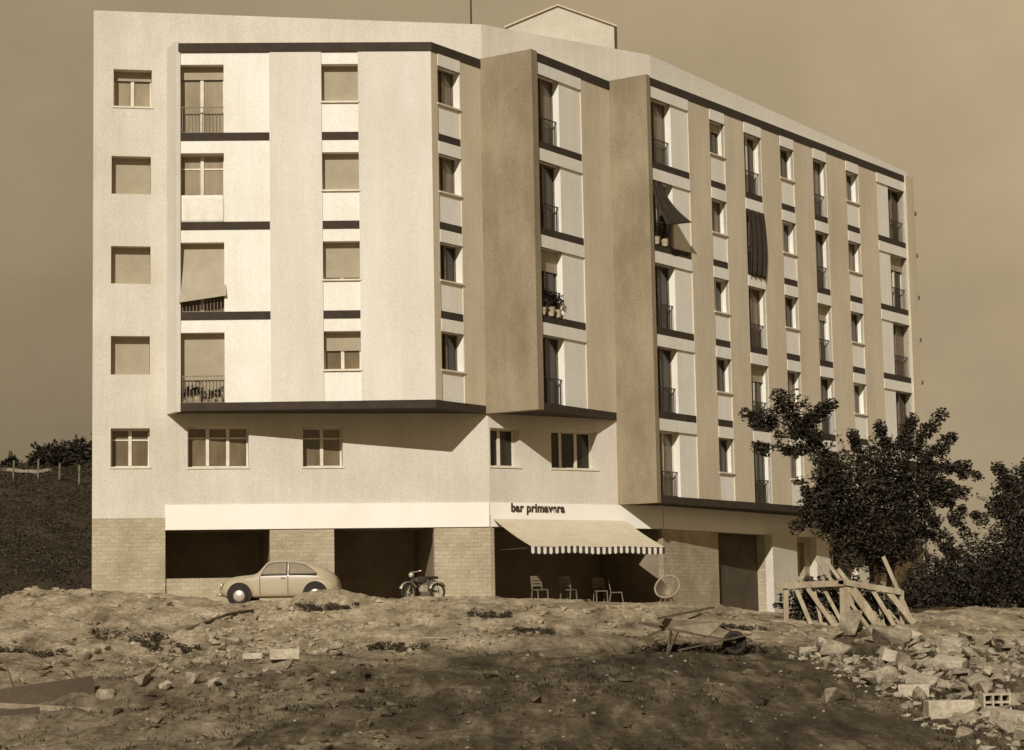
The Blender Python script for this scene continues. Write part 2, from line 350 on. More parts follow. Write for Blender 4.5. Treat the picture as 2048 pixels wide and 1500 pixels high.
def wall(fr, name, s0, s1, z0, z1, d, holes, depth, m):
    """wall sheet at offset d with rectangular holes (a, b, z0, z1[, depth]) and reveals"""
    mb = MB()
    ss = sorted({s0, s1, *[h[0] for h in holes], *[h[1] for h in holes]}); zs = sorted({z0, z1, *[h[2] for h in holes], *[h[3] for h in holes]})
    for a, b in zip(ss, ss[1:]):
        for c, e in zip(zs, zs[1:]):
            ms, mz = (a + b) / 2, (c + e) / 2
            if any(h[0] < ms < h[1] and h[2] < mz < h[3] for h in holes): continue
            mb.quad(fr.p(a, d, c), fr.p(b, d, c), fr.p(b, d, e), fr.p(a, d, e))
    for h in holes:
        a, b, c, e = h[:4]; q = d - (h[4] if len(h) > 4 else depth)
        mb.quad(fr.p(a, d, c), fr.p(a, d, e), fr.p(a, q, e), fr.p(a, q, c)); mb.quad(fr.p(b, d, e), fr.p(b, d, c), fr.p(b, q, c), fr.p(b, q, e))
        mb.quad(fr.p(a, d, e), fr.p(b, d, e), fr.p(b, q, e), fr.p(a, q, e)); mb.quad(fr.p(b, d, c), fr.p(a, d, c), fr.p(a, q, c), fr.p(b, q, c))
    return part(mb, name, m)

SHUT_N = [0]
def window(fr, a, b, z0, z1, d, leaves=2, shutter=0.0, transom=False, sill=True, glass='glass', door=False, tilt=0.0, frame='frame', dep=.46):
    """window in a hole whose back lies at offset d; shutter = share of the height covered"""
    mb = MB(); o = .0
    f = .055
    for (x0, x1, y0, y1) in ((a, a + f, z0, z1), (b - f, b, z0, z1), (a + f, b - f, z1 - f, z1), (a + f, b - f, z0, z0 + f)):
        fr.box(mb, x0, x1, d - .02, d + .06, y0, y1)
    for i in range(1, leaves):
        x = a + (b - a) * i / leaves; fr.box(mb, x - .055, x + .055, d - .02, d + .075, z0 + f, z1 - f)
    if transom:
        zt = z1 - .36 * (1.3 if door else 1); fr.box(mb, a + f, b - f, d - .02, d + .05, zt - .025, zt + .025)
    win = part(mb, 'window', M[frame])
    if transom: pass
    g = MB(); fr.box(g, a + f, b - f, d - .03, d + .02, z0 + f, z1 - f); gl = g.build('glass', M[glass], win)
    if shutter > 0:
        sm = MB(); zb = z1 - (z1 - z0 - .01) * shutter; dd = d + .095; N = 10
        if tilt:
            zb += .10; pts = [(d + .10 + tilt * (i / N) ** 1.5, z1 - (z1 - zb) * i / N) for i in range(N + 1)]
        else: pts = [(dd, z1), (dd, zb)]
        for (da, za), (db, zc) in zip(pts, pts[1:]):
            rk = .22 if tilt else 0; q0, q1 = rk * (z1 - za) / (z1 - zb), rk * (z1 - zc) / (z1 - zb)
            sm.quad(fr.p(a + .01, da, za), fr.p(b - .01 + q0 * .4, da, za + q0), fr.p(b - .01 + q1 * .4, db, zc + q1), fr.p(a + .01, db, zc))
        if not tilt: fr.box(sm, a + .01, b - .01, d + .08, d + .11, zb - .04, zb)
        sm.build('shutter', M['shut'], win)
    if sill:
        s = MB(); fr.box(s, a - .04, b + .04, d + .03, d + dep + .035, z0 - .06, z0 - .003); s.build('sill', M['frame'], win)
    return win

def railing(fr, a, b, z, d, h=.95, m='rail'):
    mb = MB()
    fr.box(mb, a, b, d - .02, d + .02, z + h - .03, z + h); fr.box(mb, a, b, d - .015, d + .015, z + .06, z + .085)
    n = int((b - a) / .11)
    for i in range(n + 1):
        x = a + (b - a) * i / n; fr.box(mb, max(a, x - .009), min(b, x + .009), d - .009, d + .009, z + .085, z + h - .03)
    return part(mb, 'balcony_railing', M[m])

DEP = .46
DEPR = .35
# --- core walls (first floor, left strip and attic in one plane)
LW = []
for j in range(5):
    LW.append((.60, 1.88, 8.29 + 3 * (j - 1), 9.56 + 3 * (j - 1)) if j else (.59, 1.86, 5.22, 6.49))
LW = [(.59, 1.86, 5.22, 6.49), (.59, 1.86, 8.27, 9.55), (.59, 1.88, 11.3, 12.56), (.60, 1.89, 14.32, 15.6), (.66, 1.92, 17.3, 18.56)]
BW1 = [(3.09, 5.10, 5.2, 6.55), (6.89, 8.23, 5.2, 6.53)]
BW2 = [(.06, 1.32, 5.2, 6.5), (2.66, 4.70, 5.2, 6.52)]
OPEN1, OPEN2 = (2.36, 5.78, .3, 3.13, .28), (7.91, 11.28, .3, 3.14, .28)
wall(B1, 'base_wall', 0, B1.L, 3.54, 20.55, 0, LW + BW1, DEP, M['base'])
wall(B1, 'ground_floor_wall', 0, B1.L, -1, 3.54, 0, [OPEN1, OPEN2], .28, M['pier'])
wall(B2, 'base_wall', 0, B2.L, 3.54, 20.55, 0, BW2, DEP, M['base'])
OPENB = (.16, B2.L - .02, .2, 3.13, .25)
wall(B2, 'ground_floor_wall', 0, B2.L, -1, 3.54, 0, [OPENB], .25, M['pier'])
GW = [(.06, 4.46, .9, 3.1)]
wall(RP, 'base_wall', 0, RP.L, 3.54, 20.55, 0, [], .2, M['white'])
wall(RP, 'ground_floor_wall', 0, RP.L, -1, 3.54, 0, [(4.47, 8.60, -.9, 3.12, .35), (11.2, 12.4, 1.1, 2.9, .3), (15.0, 16.6, .9, 2.9, .3), (19, 20.6, .9, 2.9, .3)], .3, M['pier'])
mb = MB(); RP.box(mb, 4.40, 8.66, -.45, -.34, -1, 3.3); part(mb, 'recessed_wall', M['door'])  # recessed wall in a darker brown than the wall around it
for a, b in ((11.2, 12.4), (15.0, 16.6), (19, 20.6)): window(RP, a, b, 1.1 if a < 12 else .9, 2.9, -.3, 2, sill=False, glass='glassd')
for pa, pb_ in ((8.62, 10.95), (12.9, 14.3), (17.2, 18.4)):
    mb = MB(); RP.box(mb, pa, pb_, -.02, .33, -1, 3.12); part(mb, 'pier', M['base'])
# closed back of the house and its roofs
LB, QB = V2(-10.6, 86), V2(8, 106)
mb = MB()
for A, B in ((Q2, QB), (QB, LB), (LB, L0)): mb.quad((A.x, A.y, -1), (B.x, B.y, -1), (B.x, B.y, 20.55), (A.x, A.y, 20.55))
part(mb, 'rear_wall', M['base'])
mb = MB(); mb.quad(*[(q.x, q.y, 20.50) for q in (L0, D1, Q1, Q2, QB, LB)]); part(mb, 'roof', M['roof'])
# shop fascia
mb = MB(); B1.box(mb, 2.36, B1.L - .03, -.01, .05, 3.136, 3.957); B2.box(mb, .03, B2.L - .03, -.01, .05, 3.136, 3.957); RP.box(mb, .03, RP.L, -.01, .05, 3.136, 3.957)
part(mb, 'shop_fascia', M['fascia'])
# dim rooms behind the openings
def room(fr, a, b, z0, z1, d, depth, floor=True):
    mb = MB(); mb.keep = True; e = d - depth
    mb.quad(fr.p(a, e, z0), fr.p(b, e, z0), fr.p(b, e, z1), fr.p(a, e, z1)); mb.quad(fr.p(a, d, z0), fr.p(a, e, z0), fr.p(a, e, z1), fr.p(a, d, z1))
    mb.quad(fr.p(b, e, z0), fr.p(b, d, z0), fr.p(b, d, z1), fr.p(b, e, z1)); mb.quad(fr.p(a, d, z1), fr.p(a, e, z1), fr.p(b, e, z1), fr.p(b, d, z1))
    mb.quad(fr.p(a, e, z0), fr.p(a, d, z0), fr.p(b, d, z0), fr.p(b, e, z0)); part(mb, 'shop_room', M['room'])
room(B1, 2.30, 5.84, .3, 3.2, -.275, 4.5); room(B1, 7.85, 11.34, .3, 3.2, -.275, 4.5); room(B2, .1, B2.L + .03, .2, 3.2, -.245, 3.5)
mb = MB(); B1.box(mb, 2.365, 5.775, -.27, -.10, .3, 1.55); part(mb, 'low_wall', M['pier'])

# --- upper projecting volumes: facade sheets, panels, slab bands
INF = -.04
def bay_win(k): return ZK(k) - 1.69, ZK(k) - .42           # small window below slab k
def bay_door(k): return ZK(k) - 2.78, ZK(k) - .42
# front facade
fh = []
for k in (1, 2, 3, 4):
    fh.append((.08, 1.57, *bay_door(k))); fh.append((4.81, 6.03, *bay_win(k)))
wall(F, 'facade_wall', 0, F.L, ZK(0), TOP, INF, fh, DEP + INF, M['white'])
DB = -DEP
window(F, .08, 1.57, *bay_door(4), DB, 2, shutter=.17, transom=False, sill=False, door=True, glass='glassp')
window(F, .08, 1.57, *bay_door(3), DB, 2, transom=True, sill=False, door=True, glass='glassp')
window(F, .08, 1.57, *bay_door(2), DB, 2, shutter=.90, tilt=.46, sill=False, door=True)
window(F, .08, 1.57, *bay_door(1), DB, 2, shutter=1.0, sill=False, door=True)
for k, sh in ((4, .92), (3, 1.0), (2, .9), (1, .46)): window(F, 4.81, 6.03, *bay_win(k), DB, 2, shutter=sh)
for k in (1, 2, 3, 4): railing(F, .085, 1.565, ZK(k) - 2.78, -.14, m='frail')
# R1
rh = [(.37, 1.66, *bay_win(k)) for k in (1, 2, 3, 4)]
wall(R1, 'facade_wall', 0, R1.L, ZK(0), TOP, INF, rh, DEPR + INF, M['white'])
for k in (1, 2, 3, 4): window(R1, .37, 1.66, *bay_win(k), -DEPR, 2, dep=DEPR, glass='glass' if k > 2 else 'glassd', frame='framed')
# R2
rh = [(.24, 1.80, *bay_door(k)) for k in (1, 2, 3, 4)]
wall(R2, 'facade_wall', 0, R2.L, ZK(0), TOP, INF, rh, DEPR + INF, M['white'])
for k in (1, 2, 3, 4):
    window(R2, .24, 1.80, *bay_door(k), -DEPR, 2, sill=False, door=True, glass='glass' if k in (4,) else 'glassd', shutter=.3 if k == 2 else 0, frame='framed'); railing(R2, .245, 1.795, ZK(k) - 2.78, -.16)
# R3
BAYS = [('d', .22, 1.82, .22, 3.06), ('w', 4.67, 5.83, 4.67, 5.83), ('d', 7.39, 8.82, 7.39, 8.82), ('w', 10.43, 11.61, 10.43, 11.61), ('d', 13.35, 14.6, 13.35, 14.6),
        ('w', 16.45, 17.67, 16.45, 17.67), ('d', 20.75, 22.40, 19.5, 22.40)]
rh = [(a, b, *(bay_door(k) if t == 'd' else bay_win(k))) for k in range(0, 5) for t, a, b, _, _ in BAYS]
wall(R3, 'facade_wall', 0, R3.L + .6, ZK(-1), TOP, INF, rh, DEPR + INF, M['white'])
for k in range(0, 5):
    for i, (t, a, b, _, _) in enumerate(BAYS):
        z = bay_door(k) if t == 'd' else bay_win(k)
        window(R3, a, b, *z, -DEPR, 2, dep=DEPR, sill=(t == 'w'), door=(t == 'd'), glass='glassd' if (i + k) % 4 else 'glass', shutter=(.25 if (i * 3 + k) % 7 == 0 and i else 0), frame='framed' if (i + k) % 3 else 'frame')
        if t == 'd' and i in (0, 2, 4, 6): railing(R3, a + .005, b - .005, ZK(k) - 2.78, -.16)

mb = MB()                                                # smooth front panels
F.box(mb, 3.08, 4.81, -.14, .0, ZK(0) + .266, ZK(4) - .003); part(mb, 'wall_panel', M['panel'])
mb = MB(); F.box(mb, 6.03, F.L - .003, -.14, .0, ZK(0) + .266, ZK(4) - .003); part(mb, 'wall_panel', M['panel'])
for a, b in ((.0, .365), (1.66, R1.L + .05)):
    mb = MB(); R1.box(mb, a + .003, b, -.14, .0, ZK(0) + .266, ZK(4) - .003); part(mb, 'pilaster', M['pil'])
mb = MB(); R2.box(mb, 3.24, R2.L + .05, -.14, .0, ZK(0) + .266, ZK(4) - .003); part(mb, 'pilaster', M['pil'])
for a, b in ((3.06, 4.67), (5.83, 7.39), (8.82, 10.43), (11.61, 13.35), (14.6, 16.45), (17.67, 19.5)):
    mb = MB(); R3.box(mb, a, b, -.14, .0, ZK(-1) + .266, ZK(4) - .003); part(mb, 'pilaster', M['pil'])
mb = MB(); R3.box(mb, 22.40, 23.25, -.3, .10, ZK(-1), TOP + .02); part(mb, 'end_fin', M['pil'])
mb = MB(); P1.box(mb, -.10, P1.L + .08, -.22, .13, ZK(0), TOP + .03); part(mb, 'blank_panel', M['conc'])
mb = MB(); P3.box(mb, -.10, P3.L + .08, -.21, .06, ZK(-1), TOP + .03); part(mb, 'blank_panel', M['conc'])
fin_A = B1.p(2.43, 0, 0); FL = Fr(V2(fin_A.x, fin_A.y), F0)
mb = MB(); FL.box(mb, -.05, FL.L + .06, -.13, .02, ZK(0) - .02, TOP + .05); part(mb, 'side_fin', M['panel'])

def band(fr, a, b, z0, z1, d1, d0=-.13): 
    mb = MB(); fr.box(mb, a, b, d0, d1, z0, z1); return part(mb, 'slab_edge', M['dark'])
band(F, .05, F.L + .03, ZK(4), TOP, .03); band(R1, -.0, R1.L - .10, ZK(4), TOP + .002, .03); band(R2, .20, R2.L - .07, ZK(4), TOP, .03); band(R3, .20, R3.L - .10, ZK(4), TOP, .03)
band(F, .05, F.L + .004, ZK(0), ZK(0) + .262, .004); band(R1, 0, R1.L - .12, ZK(0) - .002, ZK(0) + .260, .004); band(R2, .22, R2.L - .12, ZK(0), ZK(0) + .262, .004); band(R3, .2, R3.L + .2, ZK(-1), ZK(-1) + .262, .004)
for k in (1, 2, 3):
    band(F, .05, 3.077, ZK(k), ZK(k) + .262, -.012); band(F, 4.813, 6.027, ZK(k), ZK(k) + .262, -.012)
    band(R1, .37, 1.657, ZK(k), ZK(k) + .262, -.012); band(R2, .225, 3.237, ZK(k), ZK(k) + .262, -.012)
for k in (0, 1, 2, 3):
    for t, a, b, c, e in BAYS: band(R3, c + .003, e - .003, ZK(k), ZK(k) + .262, -.012)
def lintel(fr, a, b, k):
    mb = MB(); fr.box(mb, a, b, -.10, .018, ZK(k) - .42, ZK(k) - .004); part(mb, 'lintel', M['white'])
for k in (1, 2, 3, 4):
    lintel(R1, .37, 1.657, k); lintel(R2, .225, 3.237, k)
for k in (0, 1, 2, 3, 4):
    for t, a, b, c, e in BAYS: lintel(R3, c + .003, e - .003, k)
# soffits and flat tops of the projecting volumes
sA = B1.p(2.43, -.2, 0); mb = MB()
mb.quad(*[(q.x, q.y, ZK(0) + .01) for q in (sA, F0, C1, D1)]); mb.quad(*[(q.x, q.y, ZK(0) + .012) for q in (D1, C2, D2)])
e2 = R3.p(R3.L + .6, 0, 0); e3 = R3.p(R3.L + .6, -4, 0)
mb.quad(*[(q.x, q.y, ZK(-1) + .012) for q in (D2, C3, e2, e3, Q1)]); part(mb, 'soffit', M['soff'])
mb = MB(); mb.quad(*[(q.x, q.y, TOP - .01) for q in (sA, F0, C1, D1)]); mb.quad(*[(q.x, q.y, TOP - .012) for q in (D1, C2, D2)]); mb.quad(*[(q.x, q.y, TOP - .012) for q in (D2, C3, e2, e3, Q1)])
part(mb, 'terrace_roof', M['roof'])
mb = MB(); mb.quad((e2.x, e2.y, ZK(-1)), (e3.x, e3.y, ZK(-1)), (e3.x, e3.y, TOP), (e2.x, e2.y, TOP)); part(mb, 'end_wall', M['pil'])
mb = MB()                                                # rain pipe with clips at the far end
mb.tube([R3.p(23.42, -.1, 1), R3.p(23.42, -.1, 18.6)], .05, 8)
for k in range(9): mb.box(R3.p(23.42, -.02, 2.5 + 1.9 * k), (.22, .2, .16))
part(mb, 'drainpipe', M['woodd'])
# first-floor and left-strip windows
window(B1, *LW[0], -DEP, 2, transom=True)
for i, sh in ((1, 1), (2, 1), (3, 1), (4, .22)): window(B1, *LW[i], -DEP, 2, shutter=sh, sill=(i == 4), glass='glassp')
window(B1, *BW1[0], -DEP, 3, transom=True); window(B1, *BW1[1], -DEP, 2, transom=True)
window(B2, *BW2[0], -DEP, 2, glass='glassd'); window(B2, *BW2[1], -DEP, 3, glass='glassd')
# gabled stair head on the roof
GF = Fr(V2(.08, 80.2), V2(4.17, 80.0)); mb = MB()
a, b, c = (0, 22.66), (GF.L / 2 - .1, 23.42), (GF.L, 22.56)
pf = [GF.p(0, 0, 20.4), GF.p(GF.L, 0, 20.4), GF.p(GF.L, 0, c[1]), GF.p(b[0], 0, b[1]), GF.p(0, 0, a[1])]; pb = [q + Vector((0, 4, 0)) for q in pf]
mb.quad(*pf); mb.quad(*reversed(pb))
for i in range(5): mb.quad(pf[i], pb[i], pb[(i + 1) % 5], pf[(i + 1) % 5])
st = part(mb, 'stair_head', M['stairw'])
mb = MB()
for u, v in ((a, b), (b, c)):
    sx = -.12 if u is a else 0; ex = .12 if v is c else 0; k = (v[1] - u[1]) / (v[0] - u[0])
    q = [GF.p(u[0] + sx, .10, u[1] + sx * k + .01), GF.p(v[0] + ex, .10, v[1] + ex * k + .01), GF.p(v[0] + ex, -4.1, v[1] + ex * k + .01), GF.p(u[0] + sx, -4.1, u[1] + sx * k + .01)]
    mb.hexa(q + [p + Vector((0, 0, .06)) for p in q])
part(mb, 'gable_roof', M['roof'])

# antenna mast
mb = MB(); mb.tube([(-1.2, 73.2, 20.5), (-1.2, 73.2, 23.6)], [.035, .022], 8); mb.tube([(-1.8, 73.2, 23.3), (-.6, 73.2, 23.3)], .012, 6)
tag(mb.build('antenna_mast', M['metal']), 'thin dark antenna mast standing on the roof edge above the folded corner', 'antenna')

# ------------------------------------------------------------------ bar awning, sign, chairs
aw = empty('awning', tuple(B2.p(2.9, 0, 3.3)), 0, 'pale canvas shop awning with a striped scalloped valance over the bar', 'awning')
def rel(o, root): o.matrix_parent_inverse = Matrix.Translation(-Vector(root.location)); return o
mb = MB(); N, K = 24, 10; a0, a1, z0, z1, dp = .10, 5.85, 3.40, 2.40, 2.10
def cl(i, j):
    u, v = i / N, j / K
    return B2.p(a0 + (a1 - a0) * u, .06 + dp * v, z0 + (z1 - z0) * v - .05 * math.sin(math.pi * v) - .02 * math.sin(u * math.pi * 5) * v)
for i in range(N):
    for j in range(K):
        mb.quad(cl(i, j), cl(i + 1, j), cl(i + 1, j + 1), cl(i, j + 1))
rel(mb.build('canopy', M['awn'], aw, smooth=True), aw)
mb = MB(); NS = 46
for i in range(NS):
    for q in range(4):
        u0, u1 = (i + q / 4) / NS, (i + (q + 1) / 4) / NS
        def pt(u, low, ph):
            p = cl(u * N, K); 
            return Vector((p.x, p.y, p.z - (.20 + .05 * math.sin(math.pi * ph) if low else 0))) + B2.n * .01
        mb.quad(pt(u0, 0, 0), pt(u1, 0, 0), pt(u1, 1, (q + 1) / 4), pt(u0, 1, q / 4), m=i % 2)
rel(mb.build('valance', [M['cloth'], M['stripe']], aw), aw)
for s in (.35, 5.6):
    mb = MB(); mb.tube([B2.p(s, .05, 2.35), B2.p(s, dp + .02, z1 - .04)], .022, 8); rel(mb.build('arm', M['metal'], aw), aw)
mb = MB(); mb.tube([B2.p(a0, dp + .05, z1 - .03), B2.p(a1, dp + .05, z1 - .03)], .022, 8); rel(mb.build('front_bar', M['metal'], aw), aw)

fc = bpy.data.curves.new('sign_text', 'FONT'); fc.body = 'bar primavera'; fc.size = .36; fc.extrude = .012; fc.offset = .011; fc.space_character = 1.07
tmp = bpy.data.objects.new('tmp_text', fc); COL.objects.link(tmp); bpy.context.view_layer.update()
me = bpy.data.meshes.new_from_object(tmp.evaluated_get(bpy.context.evaluated_depsgraph_get())); bpy.data.objects.remove(tmp)
me.materials.clear(); me.materials.append(M['letter'])
sg = bpy.data.objects.new('bar_sign', me); COL.objects.link(sg)
wd = max(v.co.x for v in me.vertices); sc = 2.30 / wd
q = B2.p(.84, .065, 3.66); rot = Matrix(((B2.t.x, 0, B2.n.x, 0), (B2.t.y, 0, B2.n.y, 0), (0, 1, 0, 0), (0, 0, 0, 1)))
sg.matrix_world = Matrix.Translation(q) @ rot @ Matrix.Diagonal((sc, 1.15, 1, 1))
tag(sg, 'dark lettering of the bar name on the white fascia above the awning', 'sign')

def make_chair(root):
    mb = MB(); mb.box((0, 0, .44), (.42, .40, .025)); 
    for i in range(5): mb.box((0, -.16 + .08 * i, .457), (.42, .055, .012))
    mb.build('seat', M['chairw'], root)
    mb = MB()
    for x in (-.19, .19): mb.bar((x, .19, .44), (x, .27, .90), .035, .03)
    for z in (.60, .70, .80, .88): mb.bar((-.19, .19 + (z - .44) * .174, z), (.19, .19 + (z - .44) * .174, z), .018, .07)
    mb.build('backrest', M['chairw'], root)
    for x, y, y2 in ((-.19, .19, .28), (.19, .19, .28), (-.19, -.18, -.24), (.19, -.18, -.24)):
        mb = MB(); mb.bar((x, y, .44), (x, y2, 0), .035, .035); mb.build('leg', M['chairw'], root)
CH = [(1.37, .9, 0.5, 'pale wooden chair under the awning, nearest the left pier of the bar'), (2.75, .7, 2.6, 'pale wooden chair alone in the middle of the bar front under the awning'),
      (4.05, .8, .2, 'pale wooden chair facing away, left one of the close pair under the awning'), (4.60, 1.0, 1.5, 'pale wooden chair turned sideways, right one of the close pair under the awning')]
proto = None
for s, d, rz, lab in CH:
    q = B2.p(s, d, 0); z = ground_z(q.x, q.y)
    if proto is None:
        c = empty('wooden_chair', (q.x, q.y, z), rz); make_chair(c); proto = c
    else:
        c = copy_tree(proto); c.location = (q.x, q.y, z); c.rotation_euler.z = rz
    tag(c, lab, 'chair', 'wooden chairs in front of the bar')
# round cord chair at the corner of the bar
qx, qy = 5.22, 74.2
wc = empty('cord_chair', (qx, qy, ground_z(qx, qy)), R(-25), 'round pale cord chair standing at the right end of the bar', 'chair')
mb = MB(); cc = Vector((0, 0, .66)); ax = Vector((0, -.75, .45)); mb.ring(cc, ax, .44, .035, 32, 8); mb.build('hoop', M['wicker'], wc, smooth=True)
mb = MB(); axn = ax.normalized(); ux = Vector((1, 0, 0)); uy = axn.cross(ux); ctr = cc - axn * .22 - uy * 0 + Vector((0, 0, -.12))
for i in range(40):
    a = 2 * math.pi * i / 40; p = cc + (ux * math.cos(a) + uy * math.sin(a)) * .44; mb.tube([p, (p + ctr) / 2 - axn * .05, ctr], .008, 5)
mb.build('cord_seat', M['wicker'], wc)
for x, y in ((-.26, -.22), (.26, -.22), (-.24, .26), (.24, .26)):
    mb = MB(); mb.tube([(x * .5, y * .5, .36), (x, y, 0)], .014, 6); mb.build('leg', M['wicker'], wc)

# ------------------------------------------------------------------ car
cx, cy = -7.42, 67.55
car = empty('parked_car', (cx, cy, .60), math.pi - R(3), 'pale rounded small saloon car parked sideways in front of the left shop opening', 'car')
ST = [(-1.90, .36, .48, .58, .44, .30), (-1.85, .28, .58, .78, .58, .38), (-1.70, .25, .72, .96, .66, .44), (-1.42, .24, .87, 1.14, .70, .49), (-1.1, .23, .92, 1.29, .725, .52), (-.75, .22, .93, 1.355, .74, .55),
      (-.3, .22, .94, 1.405, .745, .57), (.1, .22, .94, 1.405, .745, .57), (.30, .22, .94, 1.375, .745, .57), (.44, .22, .93, 1.24, .74, .58), (.60, .22, .90, 1.035, .735, .60), (.76, .22, .86, .965, .72, .56), (1.1, .23, .82, .945, .69, .50),
      (1.42, .24, .77, .915, .64, .45), (1.66, .26, .68, .83, .58, .40), (1.80, .29, .58, .70, .50, .34), (1.87, .34, .48, .56, .40, .28)]
mb = MB(); rings = []
for x, zb, zs, zt, wb, wt in ST:
    h = [(0, zb), (wb * .8, zb), (wb * .97, zb + .05), (wb, (zb + zs) / 2), (wb * .985, zs - .03), (wb * .93, zs + .02), (wb * .45 + wt * .5, (zs + zt) / 2), (wt, zt - .045), (wt * .72, zt - .008), (0, zt)]
    ring = h + [(-y, z) for y, z in reversed(h[1:-1])]
    rings.append(len(mb.v)); mb.v += [(x, y, z) for y, z in ring]
n = len(ring)
for a, b in zip(rings, rings[1:]):
    for j in range(n): mb.f.append((a + j, a + (j + 1) % n, b + (j + 1) % n, b + j)); mb.mi.append(0)
mb.f.append(tuple(rings[0] + j for j in range(n))); mb.f.append(tuple(rings[-1] + j for j in reversed(range(n)))); mb.mi += [0, 0]
bo = mb.build('body', M['car'], car, smooth=True); ss = bo.modifiers.new('sub', 'SUBSURF'); ss.levels = ss.render_levels = 2
def half_dome(mb, c, rx, rz, y0, y1, sg):
    i0 = len(mb.v); A, B = 20, 6
    for j in range(B + 1):
        ph = (math.pi / 2) * j / B
        for i in range(A): 
            a = 2 * math.pi * i / A
            mb.v.append((c[0] + rx * math.cos(a) * math.cos(ph) ** .55, sg * (y0 + (y1 - y0) * math.sin(ph) ** .8), c[1] + rz * math.sin(a) * math.cos(ph) ** .55 * (1 if math.sin(a) > 0 else .75)))
    for j in range(B):
        for i in range(A): mb.f.append((i0 + j * A + i, i0 + j * A + (i + 1) % A, i0 + (j + 1) * A + (i + 1) % A, i0 + (j + 1) * A + i)); mb.mi.append(0)
WX = ((1.16, 'front'), (-1.22, 'rear'))
for wx, nm in WX:
    for sg in (1, -1):
        mb = MB(); half_dome(mb, (wx + (.04 if nm == 'front' else -.04), .46), .60, .42 if nm == 'front' else .44, .40, .80, sg); mb.build('fender', M['car'], car, smooth=True)
        mb = MB(); mb.disc((wx, sg * .775, .33), (0, sg, 0), .385, .07, 28); mb.build('arch_shade_disc', M['tyre'], car)  # dark disc standing in for the shaded gap around the tyre
        wh = MB(); wh.ring((wx, sg * .76, .30), (0, 1, 0), .225, .085, 28, 10); wh.disc((wx, sg * .76, .30), (0, sg, 0), .17, .10, 24); wheel = wh.build('wheel', M['tyre'], car, smooth=True)
        hb = MB(); hb.disc((wx, sg * .80, .30), (0, sg, 0), .205, .03, 24, 0, .05); hb.build('hubcap', M['chrome'], wheel, smooth=True)
def sidey(z): return .742 - .190 * max(0, (z - .93)) / .43
def side_poly(poly, sg, off, name, m, parent):
    mb = MB(); a = [(x, sg * (sidey(z) + off), z) for x, z in poly]; b = [(x, sg * (sidey(z) - .06), z) for x, z in poly]
    mb.quad(*a); 
    for i in range(len(poly)): j = (i + 1) % len(poly); mb.quad(a[i], a[j], b[j], b[i])
    return mb.build(name, m, parent)
def grow(poly, k):
    gx = sum(p[0] for p in poly) / len(poly); gz = sum(p[1] for p in poly) / len(poly)
    return [(x + math.copysign(min(k, abs(x - gx)), x - gx), z + math.copysign(k if abs(z - gz) > .05 else 0, z - gz)) for x, z in poly]
DW = [(.46, .965), (.36, 1.12), (.24, 1.24), (.10, 1.285), (-.30, 1.295), (-.30, .965)]
QW = [(-.42, .965), (-.42, 1.285), (-.62, 1.265), (-.84, 1.205), (-1.05, 1.11), (-1.22, 1.0), (-1.18, .965)]
for sg in (1, -1):
    for pl in (DW, QW):
        s_ = side_poly(grow(pl, .035), sg, .030, 'window_seal', M['metal'], car); side_poly(pl, sg, .036, 'side_window', M['carglass'], s_)
    mb = MB(); mb.bar((-.36, sg * .752, .34), (-.36, sg * .752, .90), .014, .014); mb.bar((.52, sg * .748, .34), (.52, sg * .748, .90), .014, .014); mb.build('door_gap', M['metal'], car)
    mb = MB(); mb.bar((-.28, sg * .772, .84), (-.14, sg * .772, .84), .022, .022); mb.build('door_handle', M['chrome'], car)
    mb = MB(); mb.disc((1.74, sg * .60, .62), (1, 0, .25), .105, .06, 20, 0, .03); mb.build('headlight', M['chrome'], car, smooth=True)
    mb = MB(); mb.disc((-1.72, sg * .62, .58), (-1, 0, .1), .05, .05, 12, 0, .02); mb.build('tail_light', M['chrome'], car, smooth=True)
for x, e in ((1.90, 1), (-1.93, -1)):
    mb = MB(); mb.tube([(x - e * .16, -.76, .34), (x, -.55, .34), (x + e * .02, 0, .34), (x, .55, .34), (x - e * .16, .76, .34)], .04, 8); mb.build('bumper', M['chrome'], car, smooth=True)
mb = MB(); mb.quad((.655, -.54, 1.02), (.655, .54, 1.02), (.405, .50, 1.33), (.405, -.50, 1.33)); mb.quad((.62, -.54, 1.0), (.62, .54, 1.0), (.37, .50, 1.31), (.37, -.50, 1.31)); mb.build('windscreen', M['glass'], car)

